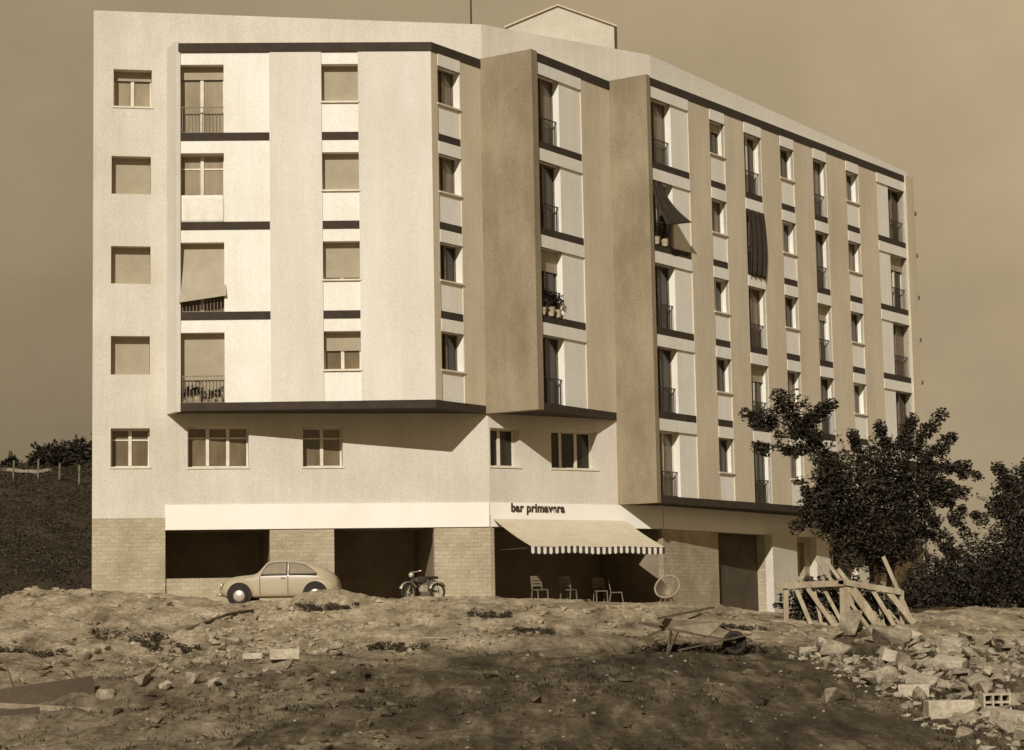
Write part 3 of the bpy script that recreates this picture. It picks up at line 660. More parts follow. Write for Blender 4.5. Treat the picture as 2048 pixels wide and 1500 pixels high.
# ------------------------------------------------------------------ moped
mo = empty('moped', (-3.02, 70.0, ground_z(-3.02, 70.0)), R(215), 'dark moped with bright mudguards leaning beside the pier right of the second opening', 'moped')
for x, nm in ((.58, 'front'), (-.55, 'rear')):
    mb = MB(); mb.ring((x, 0, .29), (0, 1, 0), .25, .045, 28, 8)
    wh = mb.build('wheel', M['tyre'], mo, smooth=True)
    mb = MB(); mb.ring((x, 0, .29), (0, 1, 0), .215, .014, 28, 6); mb.disc((x, 0, .29), (0, 1, 0), .05, .10, 12)
    for i in range(14): a = math.pi * 2 * i / 14; mb.tube([(x, 0, .29), (x + .215 * math.cos(a), 0, .29 + .215 * math.sin(a))], .004, 4)
    mb.build('spokes', M['chrome'], wh)
    mb = MB()
    for i in range(12):
        a0, a1 = R(20 + 11 * i), R(31 + 11 * i); r = .325
        mb.hexa([(x + r * math.cos(a0), -.06, .29 + r * math.sin(a0)), (x + r * math.cos(a1), -.06, .29 + r * math.sin(a1)), (x + r * math.cos(a1), .06, .29 + r * math.sin(a1)), (x + r * math.cos(a0), .06, .29 + r * math.sin(a0))] +
                [(x + (r + .015) * math.cos(a), y, .29 + (r + .015) * math.sin(a)) for a, y in ((a0, -.05), (a1, -.05), (a1, .05), (a0, .05))])
    mb.build('mudguard', M['chrome'], mo)
mb = MB(); mb.tube([(.58, .06, .29), (.44, .05, .62), (.36, 0, .90)], .022, 8); mb.tube([(.58, -.06, .29), (.44, -.05, .62), (.36, 0, .90)], .022, 8)
mb.tube([(.40, 0, .76), (.05, 0, .40), (-.20, 0, .36), (-.55, 0, .29)], .03, 8); mb.tube([(-.15, 0, .36), (-.24, 0, .70), (-.55, 0, .62), (-.55, .05, .29)], .022, 8); mb.build('frame', M['metal'], mo, smooth=True)
mb = MB(); half_dome(mb, (.12, .66), .24, .13, 0, .11, 1); half_dome(mb, (.12, .66), .24, .13, 0, .11, -1); mb.build('fuel_tank', M['metal'], mo, smooth=True)
mb = MB(); mb.box((-.30, 0, .75), (.46, .22, .09)); mb.build('saddle', M['tyre'], mo, bevel=.03)
mb = MB(); mb.box((.0, 0, .40), (.26, .20, .24)); mb.build('engine', M['chrome'], mo, bevel=.04)
mb = MB(); mb.tube([(.26, -.30, .98), (.34, -.12, .94), (.34, .12, .94), (.26, .30, .98)], .014, 8); mb.build('handlebar', M['chrome'], mo, smooth=True)
mb = MB(); mb.disc((.46, 0, .84), (1, 0, 0), .085, .10, 16, 0, .03); mb.build('headlight', M['chrome'], mo, smooth=True)

# ------------------------------------------------------------------ wheelbarrow (tipped on its legs, wheel to the right)
wz = min(ground_z(2.95, 43.6), ground_z(4.2, 43.2)); wb = empty('wheelbarrow', (3.45, 43.4, wz + .02), R(-6), 'old dark wheelbarrow with long handles standing on the rough ground below the bar', 'wheelbarrow')
for y in (-.26, .26):
    mb = MB(); mb.bar((-.98, y * 1.15, .66), (.95, y * .45, .24), .06, .05); mb.build('handle', M['woodd'], wb)
    mb = MB(); mb.bar((-.35, y, .50), (-.42, y * 1.1, -.02), .05, .05); mb.bar((-.2, y, .46), (-.41, y * 1.1, .04), .03, .03); mb.build('leg', M['woodd'], wb)
mb = MB(); t0 = [(-.42, -.22, .56), (.42, -.20, .38), (.42, .20, .38), (-.42, .22, .56)]; t1 = [(-.68, -.36, .76), (.72, -.34, .66), (.72, .34, .66), (-.68, .36, .76)]
for i in range(4):
    j = (i + 1) % 4; mb.quad(t0[i], t0[j], t1[j], t1[i]); 
mb.quad(*t0); tr = mb.build('tray', M['wood'], wb); so_ = tr.modifiers.new('thick', 'SOLIDIFY'); so_.thickness = .02
mb = MB(); mb.ring((.93, 0, .22), (0, 1, 0), .19, .055, 26, 8); mb.disc((.93, 0, .22), (0, 1, 0), .15, .05, 20); mb.tube([(.93, -.16, .22), (.93, .16, .22)], .02, 8); mb.build('wheel', M['tyre'], wb, smooth=True)
mb = MB(); mb.bar((-.62, -.55, .74), (.55, .30, .94), .10, .035); tag(mb.build('plank', M['woodd'], bevel=.004), 'dark board lying across the tray of the wheelbarrow', 'plank')
pl_ = bpy.context.scene.collection.objects[-1]; pl_.location = wb.location

# ------------------------------------------------------------------ timber frame with boards, right of the bar
ty = 60.0
tf = empty('timber_frame', (8.9, ty, -.25), 0, 'low rough timber frame of posts and rails below the dark tree', 'timber frame')
def tpart(mb, name, m): o = mb.build(name, m, tf, bevel=.006); o.matrix_parent_inverse = Matrix.Translation((-8.9, -ty, .25)); return o
for x, wd, h in ((7.52, .14, .86), (9.22, .40, .82), (10.75, .13, .60)):
    mb = MB(); mb.bar((x, ty + .05, ground_z(x, ty) - .15), (x + .02, ty + .05, h), wd, .08, up=(0, 1, 0)); tpart(mb, 'post', M['wood'])
mb = MB(); mb.bar((7.25, ty - .03, .80), (9.15, ty - .03, .84), .17, .07, up=(0, 1, 0)); tpart(mb, 'rail', M['wood'])
mb = MB(); mb.bar((9.0, ty - .03, .90), (10.75, ty - .03, .56), .16, .07, up=(0, 1, 0)); tpart(mb, 'rail', M['wood'])
mb = MB(); mb.bar((7.1, ty - .12, -.20), (9.4, ty - .12, -.34), .10, .08, up=(0, 1, 0)); tpart(mb, 'rail', M['wood'])
PL = [(7.95, 1.05, 9.05, .0, .09, .35, 'thin grey board leaning behind the left bay, its top showing above the rail'), (9.1, 1.25, 10.3, .0, .12, .40, 'grey board leaning behind the middle post up towards the tree'), (9.75, 1.0, 10.7, .0, .08, .40, 'thin grey board leaning behind the right bay above the rail'), (8.35, .62, 8.45, .0, .09, -.12, 'upright stub of board in the left bay of the frame'), (10.15, .60, 10.2, .0, .10, .1, 'upright stub of board in the right bay of the frame'),
      (7.83, .70, 8.14, .0, .12, -.2, 'short pale board leaning steeply at the left end of the timber frame'), (8.14, .72, 8.82, .0, .13, -.28, 'pale board leaning in the left bay of the timber frame, second from its left end'),
      (8.62, .70, 9.10, .0, .10, -.05, 'thin board leaning just left of the broad middle post of the frame'), (9.40, .66, 10.02, .0, .24, -.26, 'broad pale board leaning just right of the middle post of the frame'),
      (9.96, .64, 10.45, .0, .12, -.20, 'narrow board leaning in the right bay of the timber frame'), (10.40, .58, 11.0, .0, .16, -.22, 'pale board leaning at the right end of the timber frame'),
      (8.47, 1.57, 9.66, .0, .10, .22, 'long thin board propped high over the frame, left of two parallel boards'), (8.74, 1.50, 9.98, .0, .10, .22, 'long thin board propped high over the frame, right of two parallel boards'),
      (10.36, 1.57, 11.03, .0, .11, .18, 'long pale board leaning alone from the dark tree past the right end of the frame'), (9.30, .30, 9.75, .0, .09, -.4, 'short stub of board on the ground before the right bay of the frame')]
for x0, z0, x1, _, wd, dy, lab in PL:
    mb = MB(); zb = ground_z(x1, ty + dy - .25); mb.bar((x0, ty + dy + .25, z0), (x1, ty + dy - .25, zb), wd, .035, up=(0, 1, 0))
    tag(mb.build('board', M['wood'], bevel=.004), lab, 'board', 'boards leaning on the timber frame')

# ------------------------------------------------------------------ vegetation
LEAF_V = [(-.5, 0), (0, -.34), (.5, 0), (0, .34)]
def leaves(mb, c, r, n, size, rnd, squash=1.0, shell=.35):
    for _ in range(n):
        d = Vector((rnd.gauss(0, 1), rnd.gauss(0, 1), rnd.gauss(0, 1))).normalized() * r * (rnd.random() ** shell)
        d.z *= squash; p = Vector(c) + d
        q = Matrix.Rotation(rnd.uniform(0, 6.28), 3, 'Z') @ Matrix.Rotation(rnd.uniform(-1.2, 1.2), 3, 'X') @ Matrix.Rotation(rnd.uniform(0, 6.28), 3, 'Z')
        s = size * rnd.uniform(.45, 1.6)
        mb.quad(*[p + q @ Vector((x * s, y * s, .08 * s * (1 if k % 2 else -1))) for k, (x, y) in enumerate(LEAF_V)])
def limb(mb, a, b, r0, r1, rnd, k=5, wob=.12):
    a, b = Vector(a), Vector(b); pts = []; rr = []
    for i in range(k + 1):
        t = i / k; o = Vector((rnd.uniform(-1, 1), rnd.uniform(-1, 1), rnd.uniform(-1, 1))) * wob * (a - b).length * .3 * math.sin(math.pi * t)
        pts.append(a.lerp(b, t) + o); rr.append(r0 + (r1 - r0) * t)
    mb.tube(pts, rr, 7); return pts

def tree(name, base, blobs, sprays, lab, cat, m, leaf=.16, dens=260, fork=None, group=None, seed=1):
    rnd = random.Random(seed); base = Vector(base)
    root = empty(name, base, 0, lab, cat, group); inv = Matrix.Translation(-base)
    tk = MB(); fk = Vector(fork) if fork else base + Vector((0, 0, 1.2)); limb(tk, base - Vector((0, 0, .2)), fk, .17, .12, rnd)
    for bx, by, bz, r in blobs: limb(tk, fk, (bx, by, bz), .07, .015, rnd, 6, .25)
    cr = MB()
    for bx, by, bz, r in blobs:
        leaves(cr, (bx, by, bz), r, int(dens * r * r * 1.6), leaf, rnd, .9)
        for _ in range(int(7 + 6 * r)):                  # ragged twigs that break the outline
            a = rnd.uniform(0, 6.28); e = rnd.uniform(-.5, 1.3); dr = Vector((math.cos(a) * math.cos(e), math.sin(a) * math.cos(e), math.sin(e)))
            L = rnd.uniform(.95, 1.35) * r + rnd.uniform(0, .25); p = Vector((bx, by, bz))
            for q in range(14): leaves(cr, p + dr * L * (.6 + .4 * q / 13), .10, 2, leaf * .75, rnd)
    for (ax, ay, az), (bx, by, bz), k in sprays:
        pts = limb(tk, (ax, ay, az), (bx, by, bz), .035, .006, rnd, 8, .35)
        for i, p in enumerate(pts): leaves(cr, p, k * (.6 + .5 * rnd.random()), int(105 * k / .3), leaf * .95, rnd)
    for mbx, nm, mm in ((tk, 'trunk', M['bark']), (cr, 'crown', m)):
        mbx.keep = True; o = mbx.build(nm, mm, root, smooth=(nm == 'trunk')); o.matrix_parent_inverse = inv
    return root
Y = 64.0
tree('broadleaf_tree', (11.3, Y + .6, ground_z(11.3, Y + .6)),
     [(10.4, Y, 3.7, 1.45), (11.5, Y + .2, 4.2, 1.2), (9.6, Y, 3.0, 1.0), (10.9, Y - .2, 2.6, 1.25), (12.2, Y, 3.7, .85), (10.1, Y + .1, 2.0, .8), (9.55, Y, 4.2, .65), (12.0, Y, 2.7, .7), (10.9, Y, 1.75, .75), (11.7, Y, 1.9, .5)],
     [((9.8, Y, 3.9), (8.5, Y, 6.3), .42), ((9.1, Y, 5.2), (7.2, Y, 5.75), .26), ((8.9, Y, 5.4), (7.0, Y, 6.0), .24), ((8.9, Y, 4.9), (7.3, Y - .2, 5.0), .22), ((8.8, Y, 5.7), (9.6, Y, 6.25), .28), ((8.7, Y, 5.5), (8.0, Y, 6.55), .34), ((9.5, Y, 4.2), (8.7, Y, 3.2), .30),
      ((11.7, Y, 5.0), (12.0, Y, 5.75), .26), ((12.0, Y, 4.8), (12.9, Y, 5.9), .26), ((12.3, Y, 4.5), (13.2, Y, 5.2), .26), ((12.5, Y, 4.3), (13.6, Y, 4.35), .20), ((12.5, Y, 3.9), (13.5, Y, 3.5), .22), ((12.5, Y, 3.8), (13.6, Y, 2.2), .26), ((12.2, Y, 3.2), (13.0, Y, 2.0), .20), ((11.2, Y, 4.9), (11.0, Y, 5.6), .24), ((9.7, Y, 3.8), (9.0, Y, 5.3), .34), ((12.6, Y, 3.4), (14.0, Y, 2.7), .22), ((12.4, Y, 4.4), (13.9, Y, 4.0), .22), ((9.2, Y, 3.2), (8.4, Y, 2.6), .26), ((9.3, Y, 2.6), (8.6, Y, 3.9), .24), ((12.2, Y, 2.4), (13.2, Y, 1.6), .2), ((10.3, Y, 4.9), (10.2, Y, 5.35), .2)],
     'dense dark broadleaf tree with ragged feathery branches before the right end of the block', 'tree', M['leaf'], leaf=.11, dens=1250, fork=(11.2, Y + .3, 1.3), seed=3)
tree('big_bush', (17.6, 75, .0), [(18.6, 75, 3.7, 1.8), (17.9, 75, 2.0, 1.6), (19.1, 75, 4.7, 1.35), (17.2, 75, 1.0, 1.1), (17.0, 75, 3.6, .5), (18.2, 74.6, 1.0, 1.3)], [((17.6, 75, 4), (17.0, 75, 5.0), .3)],
     'tall dark bush rising at the right edge behind the rubble', 'bush', M['leaf2'], leaf=.12, dens=1500, seed=5)
for k, (x, y, r, lab) in enumerate([(15.6, 80, 1.15, 'dark rounded shrub beside the far corner of the block, left end of the hedge row'), (16.9, 79, 1.4, 'dark shrub in the hedge row between its left end and the tall bush'), (14.6, 78, .7, 'low dark shrub at the foot of the far corner of the block')]):
    tree('shrub', (x, y, ground_z(x, y)), [(x, y, r * .95, r), (x + .6, y - .3, r * .6, r * .7), (x - .6, y, r * .6, r * .7)], [], lab, 'shrub', M['leaf2'], leaf=.12, dens=1300, group='dark shrubs right of the block', seed=20 + k)
for k, (x, r, dy, lab) in enumerate([(8.25, .52, .55, 'added dark foliage standing in for shade behind the left bay of the timber frame'), (10.05, .50, .55, 'added dark foliage standing in for shade behind the right bay of the timber frame'), (9.3, .85, 1.6, 'added dark foliage standing in for shade behind the middle post of the timber frame')]):  # dark foliage added to fill the open shade under and behind the frame
    z = ground_z(x, ty + dy); tree('shrub', (x, ty + dy, z), [(x, ty + dy, z + r * .8, r), (x - .4, ty + dy, z + r * .6, r * .8), (x + .4, ty + dy, z + r * .6, r * .8)], [], lab, 'shrub', M['leaf2'], leaf=.13, dens=700, group='foliage added as shade behind the timber frame', seed=30 + k)
for k, (x, y, r) in enumerate([(-30.6, 150, 1.25), (-32.3, 151, .95), (-33.7, 152, .6), (-29.0, 149, 1.35), (-35.4, 150, .4), (-31.2, 143, 1.0), (-27.4, 147, 1.25)]):
    z = hill_z(x, y); labs = ['tall dark tree on the hill crest just left of the house', 'middle dark tree on the hill crest', 'small dark tree on the falling left part of the hill crest', 'dark tree on the crest partly hidden by the house corner', 'smallest bush at the far left of the hill crest', 'dark tree on the hill just below the crest', 'dark crest tree almost hidden behind the house corner']
    tree('hill_tree', (x, y, z), [(x, y, z + r * .7, r), (x + r * .7, y, z + r * .5, r * .8), (x - r * .7, y, z + r * .4, r * .7)], [], labs[k], 'tree', M['leaf2'], leaf=.26, dens=330, group='trees on the hill crest', seed=40 + k)
# scrub that covers the hill bank
rnd = random.Random(11); mb = MB(); mb.keep = True
for _ in range(3600):
    y = 80 + 75 * rnd.random() ** 1.1; x = -y * rnd.uniform(.185, .262); z = hill_z(x, y); s = .22 + y * .0022
    leaves(mb, (x, y, z + .05), s * 1.2, 8, s * .26, rnd, .3)
tag(mb.build('hill_scrub', M['scrub']), 'dark scrub and rough grass covering the bank on the left', 'scrub', kind='stuff')
# vineyard posts and pale wall on the hill
PO = [(-30.5, 130, 'leftmost of the pale fence posts on the dark hill'), (-29.0, 130, 'second pale fence post from the left on the dark hill'), (-27.7, 130, 'third pale fence post from the left on the dark hill'), (-26.5, 130, 'pale fence post on the hill nearest the house')]
for x, y, lab in PO:
    mb = MB(); z = hill_z(x, y); mb.bar((x, y, z - .1), (x + .03, y, z + 1.15), .10, .10); mb.bar((x - .0, y - .04, z + .75), (x + .04, y - .07, z + .75), .12, .03); tag(mb.build('fence_post', M['chairw']), lab, 'fence post', 'fence posts on the hill')
mb = MB(); prev = None
for i in range(13):
    x = -34.5 + .42 * i; y = 139 - .3 * i; z = hill_z(x, y) + .1
    if prev: mb.bar(prev, (x, y, z + .05 + .1 * noise.noise(Vector((x, 3, 1)))), .3, .20 + .08 * noise.noise(Vector((x * 2, 0, 7))))
    prev = (x, y, z + .05 + .1 * noise.noise(Vector((x, 3, 1))))
tag(mb.build('stone_wall', M['stone']), 'low pale stone wall running down the dark hill at the left edge', 'wall')

def potted(x, y, z, lab, seed, k=1.0, n=90, group=None):
    rnd = random.Random(seed); root = empty('potted_plant', (x, y, z), 0, lab, 'plant', group)
    mb = MB(); mb.tube([(0, 0, 0), (0, 0, .19 * k), (0, 0, .21 * k)], [.075 * k, .11 * k, .12 * k], 12); mb.build('pot', M['pier'], root)
    mb = MB(); mb.keep = True
    for _ in range(7): a = rnd.uniform(0, 6.28); leaves(mb, (math.cos(a) * .1 * k, math.sin(a) * .08 * k, (.28 + rnd.random() * .28) * k), .10 * k, n // 7, .075 * k, rnd)
    mb.build('foliage', M['leaf'], root)
zf = ZK(1) - 2.55
for i, s in enumerate((.22, .44, .66, .92, 1.16, 1.40)):
    q = F.p(s, -.27, 0); potted(q.x, q.y, ZK(0) + .222, ['first potted plant from the left fin', 'second potted plant from the left fin', 'tall third potted plant from the left fin', 'fourth potted plant from the left fin', 'fifth potted plant from the left fin', 'potted plant nearest the white wall'][i] + ' on the lowest front balcony', 60 + i, (.85, 1.0, 1.35, .8, .9, 1.05)[i], group='plants on the lowest front balcony')
for i, (s, k) in enumerate(((.5, 1.2), (1.0, 1.5), (1.45, 1.3))):
    q = R2.p(s, -.06, 0); potted(q.x, q.y, ZK(1) + .264, ['left', 'middle', 'right'][i] + ' potted plant of three on the second balcony of the middle bay', 70 + i, k, 140, 'plants on the middle bay balcony')
for i, s in enumerate((.6, 1.2)):
    q = R3.p(s, -.06, 0); potted(q.x, q.y, ZK(2) + .264, ['left', 'right'][i] + ' potted plant under the dark cloth on the right block', 80 + i, 1.3, 120, 'plants under the dark cloth')

# cloths hung out on the balconies
def drape(fn, nu, nv, name, m, lab, cat, th=.012):
    mb = MB(); mb.keep = True
    for i in range(nu):
        for j in range(nv): mb.quad(fn(i / nu, j / nv), fn((i + 1) / nu, j / nv), fn((i + 1) / nu, (j + 1) / nv), fn(i / nu, (j + 1) / nv))
    o = mb.build(name, m, smooth=True)
    bm = bmesh.new(); bm.from_mesh(o.data); bmesh.ops.remove_doubles(bm, verts=bm.verts, dist=1e-4); bm.to_mesh(o.data); bm.free()
    md = o.modifiers.new('thick', 'SOLIDIFY'); md.thickness = th; return tag(o, lab, cat)
za, zb_ = ZK(3) - .43, ZK(2) - .02
drape(lambda u, v: R3.p(7.41 + 1.40 * u, .03 + .05 * math.sin(u * 22 + v) * (.3 + v) + .10 * math.sin(v * 3.0), za + (zb_ - za) * v), 40, 16, 'curtain', M['dcloth'], 'long dark curtain hanging over a slab band in a narrow bay of the right block', 'curtain')
zc = ZK(3) - .43
drape(lambda u, v: R3.p(.25 + (.75 + 1.0 * v ** 1.8) * u, -.02 + .62 * v ** 1.4 + .03 * math.sin(u * 14), zc - 1.75 * v + .35 * u * v * v), 20, 16, 'curtain', M['dcloth'], 'dark curtain blown outwards in the wide balcony bay of the right block', 'curtain')
zr = ZK(3) - 2.78 + .955
drape(lambda u, v: F.p(.10 + 1.45 * u, -.115 + .012 * math.sin(u * 17), zr - .93 * v), 24, 8, 'cloth', M['cloth'], 'white cloth hung over the railing of the third-floor front balcony', 'cloth')

# ------------------------------------------------------------------ rubble, bricks, boards on the ground
def hull_mesh(name, seed, m, n=16, sx=1, sy=.8, sz=.6):
    rnd = random.Random(seed); bm = bmesh.new()
    for _ in range(n):
        p = Vector((rnd.uniform(-.5, .5) * sx, rnd.uniform(-.5, .5) * sy, rnd.uniform(-.5, .5) * sz)); bm.verts.new(p)
    bmesh.ops.convex_hull(bm, input=bm.verts); 
    for v in [v for v in bm.verts if not v.link_faces]: bm.verts.remove(v)
    bmesh.ops.bevel(bm, geom=bm.edges[:], offset=.035, segments=2, affect='EDGES', profile=.6)
    me = bpy.data.meshes.new(name); bm.to_mesh(me); bm.free(); me.materials.append(m); return me
STONES = [hull_mesh('stone', 100 + i, M['paler'] if i % 2 else M['stone']) for i in range(9)]
def stone(x, y, s, lab, group=None, seed=0, name='stone', sz=1.0):
    rnd = random.Random(seed * 7 + int(x * 100)); o = bpy.data.objects.new(name, STONES[seed % len(STONES)]); COL.objects.link(o)
    o.location = (x, y, ground_z(x, y) + s * .16 * sz); o.scale = (s, s * rnd.uniform(.8, 1.1), s * sz * rnd.uniform(.8, 1.2)); o.rotation_euler = (rnd.uniform(-.3, .3), rnd.uniform(-.3, .3), rnd.uniform(0, 6.28))
    return tag(o, lab, 'stone', group)
BIG = [(-6.24, 35.95, .50, 'low pale boulder at the left end of the row of rocks above the trench'), (-5.81, 35.7, .27, 'small sharp white rock between the boulders in the left foreground'), (-5.45, 36.2, .36, 'tall rounded pale boulder in the middle of the left foreground row'), (-5.02, 36.0, .36, 'pale boulder at the right end of the left foreground row'),
       (-6.75, 35.6, .38, 'broad flat earth-coloured boulder beside the end of the fallen beam'), (-7.02, 49.2, .42, 'pale rock in the heap left of the dark stick on the slope'), (-6.5, 48.9, .50, 'largest pale rock of the heap below the car'), (-6.5, 47.3, .34, 'lower pale rock of the heap below the car'),
       (6.0, 40.4, .62, 'large pale rock at the left tip of the right-hand rubble heap'), (6.42, 41.2, .66, 'tall upright pale slab of rock on top of the right-hand rubble heap'), (6.2, 44.2, .36, 'pale rock behind the left tip of the rubble heap'), (7.05, 40.7, 1.0, 'largest broad rock on the crest of the rubble heap'), (7.5, 41.3, .6, 'pale rock on the crest right of the largest rock'),
       (5.78, 35.3, .34, 'pale rock halfway down the front edge of the rubble heap'), (6.0, 34.4, .55, 'squared pale rock on the front edge of the rubble heap'), (4.72, 32.6, .62, 'rounded pale earth clod standing alone left of the rubble'), (6.44, 28.3, .45, 'pale rock at the lower right corner of the foreground'), (7.5, 37.4, .55, 'pale rock in the middle of the rubble heap'), (8.1, 37.5, .5, 'pale rock towards the right edge of the rubble heap'), (6.8, 31.95, .42, 'dark pointed rock behind the hollow brick')]
for i, (x, y, s, lab) in enumerate(BIG): stone(x, y, s, lab, None, i, sz=1.7 if 'upright' in lab or 'tall' in lab or 'pointed' in lab else 1.0)
rnd = random.Random(5)
for i in range(270):
    u, v = rnd.random(), rnd.random(); a = Vector((5.7, 43.5)).lerp(Vector((10.6, 43)), u); b = Vector((5.6, 31.5)).lerp(Vector((7.4, 27.6)), u); p = a.lerp(b, v)
    stone(p.x, p.y, .10 + .34 * rnd.random() ** 2, 'pale broken rubble stone in the heap at the right front', 'rubble stones of the right-hand heap', i)
for i in range(70):
    x = rnd.gauss(-5.6, 1.5); y = rnd.uniform(38, 55); stone(x, y, .08 + .30 * rnd.random() ** 2.0, 'small pale stone scattered on the slope below the car', 'small stones on the left slope', i)
def strew(n, y0, dy, p, smin, smax, fx, seed, accept=lambda x, y: True):
    """many little broken lumps in one mesh"""
    rnd = random.Random(seed); mb = MB(); mb.keep = True
    src = [([v.co.copy() for v in me.vertices], [tuple(q.vertices) for q in me.polygons]) for me in LUMPS]
    for _ in range(n):
        y = y0 + dy * rnd.random() ** p; x = rnd.uniform(-fx, fx) * y
        if not accept(x, y): continue
        s = smin + (smax - smin) * rnd.random() ** 3; z = ground_z(x, y); vs, fs = src[rnd.randrange(len(src))]
        q = Matrix.Rotation(rnd.uniform(0, 6.28), 3, 'Z') @ Matrix.Rotation(rnd.uniform(-.4, .4), 3, 'X'); i0 = len(mb.v); k = rnd.uniform(.7, 1.2)
        for v in vs: w_ = q @ Vector((v.x * s, v.y * s, v.z * s * k)); mb.v.append((x + w_.x, y + w_.y, z + w_.z + s * .12))
        for f in fs: mb.f.append(tuple(i0 + j for j in f)); mb.mi.append(0)
    return mb
def lump(seed):
    rnd = random.Random(seed); bm = bmesh.new()
    for _ in range(11): bm.verts.new((rnd.uniform(-.5, .5), rnd.uniform(-.45, .45), rnd.uniform(-.32, .32)))
    bmesh.ops.convex_hull(bm, input=bm.verts)
    for v in [v for v in bm.verts if not v.link_faces]: bm.verts.remove(v)
    me = bpy.data.meshes.new('lump'); bm.to_mesh(me); bm.free(); return me
LUMPS = [lump(300 + i) for i in range(7)]
tag(strew(5200, 26, 40, 1.0, .05, .30, .25, 21, lambda x, y: (y > 45 or x < -1.5 or (x + y) % 1 < .25) and noise.noise(Vector((x * .5, y * .25, 8))) > -.15).build('soil_clods', bpy.data.materials['building_site_soil']), 'loose clods of earth strewn over the rough ground', 'clods', kind='stuff')
mb = strew(1500, 26, 42, 1.2, .02, .10, .25, 22)
dbr = strew(7000, 27, 26, 1.0, .03, .19, .26, 23, lambda x, y: (-7.8 < x < -3.6 and 39 < y < 53 and noise.noise(Vector((x * .8, y * .4, 2))) > .02) or y < 44 and x > 5.2 + max(0, (38 - y)) * .04 and x < 5.4 + (y - 27) * .36 + 1.2)
big = strew(2400, 27, 17, 1.0, .12, .42, .26, 29, lambda x, y: x > 5.3 + max(0, (38 - y)) * .04 and x < 5.4 + (y - 27) * .36 + 1.4)
tag(big.build('broken_masonry', M['stone']), 'continuous bed of broken masonry filling the heap at the right front', 'rubble', kind='stuff')
tag(dbr.build('rubble_grit', M['paler']), 'crushed pale masonry lying among the stones of the slope and the heap', 'rubble', kind='stuff')
tag(mb.build('gravel', M['stone']), 'loose pale gravel strewn over the bare ground', 'gravel', kind='stuff')
mb = MB(); mb.keep = True
for _ in range(8000):
    y = 26 + 38 * rnd.random() ** 1.3; x = rnd.uniform(-.255, .255) * y
    if noise.noise(Vector((x * .4, y * .22, 5))) < rnd.uniform(-.25, .5) + max(0, (y - 40) * .03): continue
    z = ground_z(x, y)
    for _ in range(4):
        a = rnd.uniform(0, 6.28); h = rnd.uniform(.025, .075); l = Vector((math.cos(a), math.sin(a), 0)); w_ = Vector((-l.y, l.x, 0)) * .010; p = Vector((x, y, z)) + l * rnd.uniform(0, .10)
        mb.quad(p - w_, p + w_, p + w_ * .6 + l * h * .35 + Vector((0, 0, h * .7)), p + l * h * .8 + Vector((0, 0, h)), m=0 if rnd.random() < .75 else 1)
tag(mb.build('weeds', [M['leaf'], M['woodd']]), 'short dark weeds and dry grass growing on the rough ground', 'weeds', kind='stuff')
def block(x, y, sx, sy, sz, rz, name, lab, m='brick', tilt=0.0, cat='block'):
    mb = MB(); mb.box((0, 0, 0), (sx, sy, sz)); o = mb.build(name, M[m], bevel=.012); o.location = (x, y, ground_z(x, y) + sz * .38); o.rotation_euler = (tilt, tilt * .6, rz); return tag(o, lab, cat)
block(-5.1, 41.5, .38, .22, .12, .1, 'brick', 'small pale brick left of the white block on the slope', cat='brick')
block(-4.42, 40.9, .56, .26, .20, .12, 'stone_block', 'white dressed block lying on the slope below the car')
block(5.95, 32.5, .46, .26, .20, -.15, 'brick', 'pale brick on the lower front edge of the rubble, left of the long block', cat='brick')
block(6.08, 30.5, .66, .30, .26, .05, 'stone_block', 'long pale block in the right foreground beside the hollow brick')
block(-1.98, 48.6, .80, .12, .04, .15, 'board', 'short pale board lying flat on the slope in front of the bar', 'wood', .02, 'board')
hb = empty('hollow_brick', (6.72, 30.5, ground_z(6.72, 30.5)), .1, 'hollow brick with dark square holes in the right foreground', 'brick'); mb = MB()
for z in (.02, .13, .24): mb.box((0, 0, z), (.40, .26, .03))
for x in (-.185, -.06, .06, .185):
    for z in (.075, .185): mb.box((x, 0, z), (.03, .26, .08))
mb.build('shell', M['brick'], hb); mb = MB(); mb.box((0, .05, .13), (.36, .13, .20)); mb.build('core', M['hole'], hb)  # dark filler block gives the holes their shade by colour
mb = MB(); mb.tube([(-8.25, 53.6, ground_z(-8.25, 53.6) + .05), (-7.8, 58, ground_z(-7.8, 58) + .10), (-7.55, 61.5, ground_z(-7.55, 61.5) + .06)], .045, 8); tag(mb.build('pole', M['woodd'], smooth=True), 'thin dark pole lying on the slope below the car', 'pole')
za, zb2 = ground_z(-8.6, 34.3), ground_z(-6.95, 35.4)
for q0, q1, hh, lab in (((-9.4, 35.0, -1.50), (-7.05, 35.9, -1.34), .42, 'added dark panel standing in for trench shade behind the pale beam at the left edge'), ((-9.2, 32.3, -1.62), (-7.35, 33.2, -1.55), .36, 'added dark panel standing in for trench shade in front of the pale beam at the left edge')):
    dz = .10 if q0[1] > 34 else -.06; q0 = (q0[0], q0[1], ground_z(q0[0], q0[1]) + dz); q1 = (q1[0], q1[1], ground_z(q1[0], q1[1]) + dz); mb = MB(); mb.bar(q0, q1, .05, hh); tag(mb.build('board', M['door'], bevel=.006), lab, 'board')  # dark panels added to stand in for the shade of the trench
mb = MB(); mb.bar((-9.0, 33.3, ground_z(-9.0, 33.3) + .22), (-6.85, 34.6, ground_z(-6.85, 34.6) + .12), .10, .09); tag(mb.build('beam', M['wood'], bevel=.01), 'pale timber beam lying across the trench at the left edge', 'beam')
mb = MB(); q = (-8.28, 35.8); z = ground_z(*q); mb.tube([(q[0], q[1], z - .05), (q[0] - .12, q[1], z + .3), (q[0] - .22, q[1] + .05, z + .58)], [.02, .016, .010], 6); tag(mb.build('stick', M['woodd'], smooth=True), 'thin dark stick standing in the ground above the beam', 'stick')

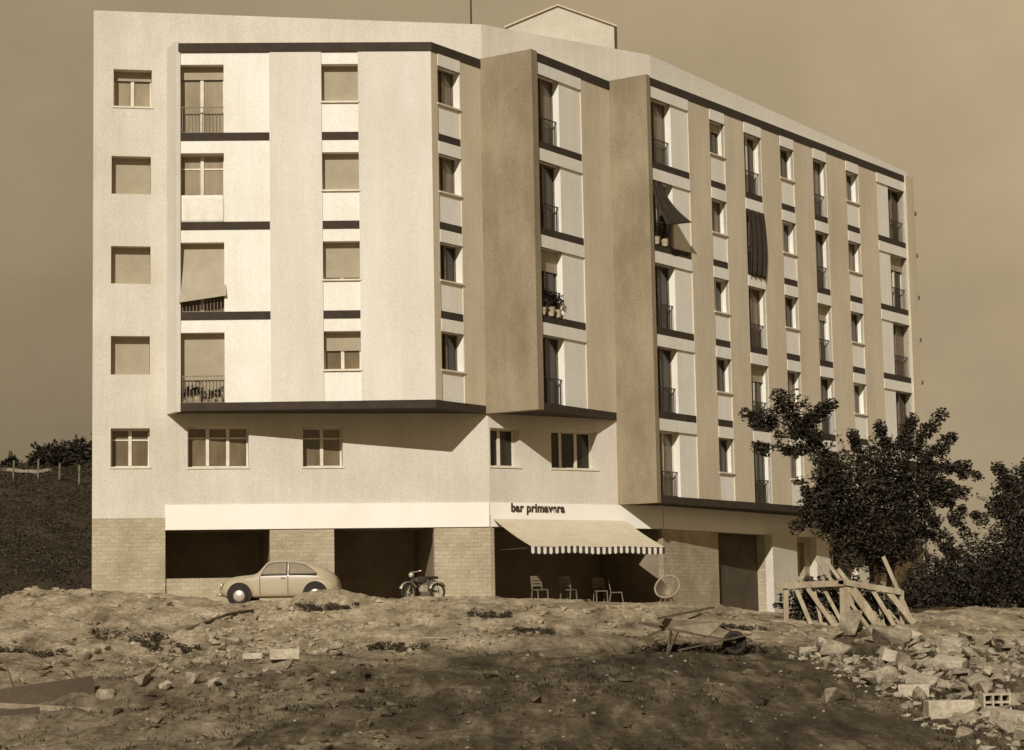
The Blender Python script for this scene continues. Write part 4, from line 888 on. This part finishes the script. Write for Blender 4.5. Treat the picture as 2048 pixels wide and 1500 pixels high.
for x, y, sx, sy, sz, rz, lab in [(6.35, 33.9, .44, .26, .20, .4, 'tilted pale brick in the rubble behind the front edge blocks'), (7.05, 35.2, .50, .28, .22, -.5, 'pale squared block in the middle of the rubble heap'), (7.9, 39.2, .48, .26, .20, .2, 'pale brick high on the right part of the rubble heap'),
                                  (6.75, 38.6, .46, .26, .22, 1.0, 'pale brick on end below the largest rock of the heap'), (6.62, 29.1, .50, .26, .22, .3, 'pale block below the hollow brick at the lower right')]:
    block(x, y, sx, sy, sz, rz, 'stone_block', lab, tilt=.25)
for k, (x, y, r, lab) in enumerate([(-8.7, 49.6, .62, 'dark weed clump left of the pale rocks on the slope'), (-6.1, 62.6, .50, 'dark weed clump on the mound just below the car'), (-5.3, 62.9, .42, 'smaller dark weed clump below the rear wheel of the car'), (-7.7, 47.4, .42, 'low dark weed clump below the dark pole'), (-.7, 57.8, .40, 'dark weed clump in front of the pier left of the bar'), (-10.0, 44.5, .5, 'dark weed clump on the left bank'),
                                    (3.1, 44.3, .40, 'dark weeds around the legs of the wheelbarrow'), (4.35, 43.9, .42, 'dark weeds behind the wheel of the wheelbarrow'), (.4, 50.5, .35, 'low dark weed clump on the slope in front of the awning'), (5.8, 54.5, .35, 'dark weed clump at the foot of the bright pier'), (-2.6, 46.2, .4, 'dark weed clump below the short pale board')]):
    rnd = random.Random(200 + k); z = ground_z(x, y); root = empty('weed_clump', (x, y, z), 0, lab, 'weeds', 'weed clumps on the slope'); mb = MB(); mb.keep = True
    for _ in range(26):
        a, d = rnd.uniform(0, 6.28), r * 1.5 * rnd.random() ** .6; px, py = x + math.cos(a) * d * 1.2, y + math.sin(a) * d
        leaves(mb, (px - x, py - y, ground_z(px, py) - z + .04 + .16 * r * rnd.random()), .16 * r + .04, 34, .055, rnd, .7)
    mb.build('foliage', M['scrub'], root)
for (x0, y0, z0), (x1, y1, z1), wd, lab in [((2.45, 43.1, .30), (3.75, 43.6, .75), .09, 'dark board sticking up to the left out of the wheelbarrow'), ((3.2, 42.9, .05), (4.7, 43.2, .42), .12, 'dark board lying against the near side of the wheelbarrow'), ((3.9, 43.7, .62), (4.75, 43.9, .25), .08, 'short dark board behind the wheel of the wheelbarrow')]:
    mb = MB(); g0, g1 = ground_z(x0, y0), ground_z(x1, y1); mb.bar((x0, y0, g0 + z0), (x1, y1, g1 + z1), wd, .03); tag(mb.build('scrap_board', M['woodd'], bevel=.003), lab, 'board', 'scrap boards on the wheelbarrow')
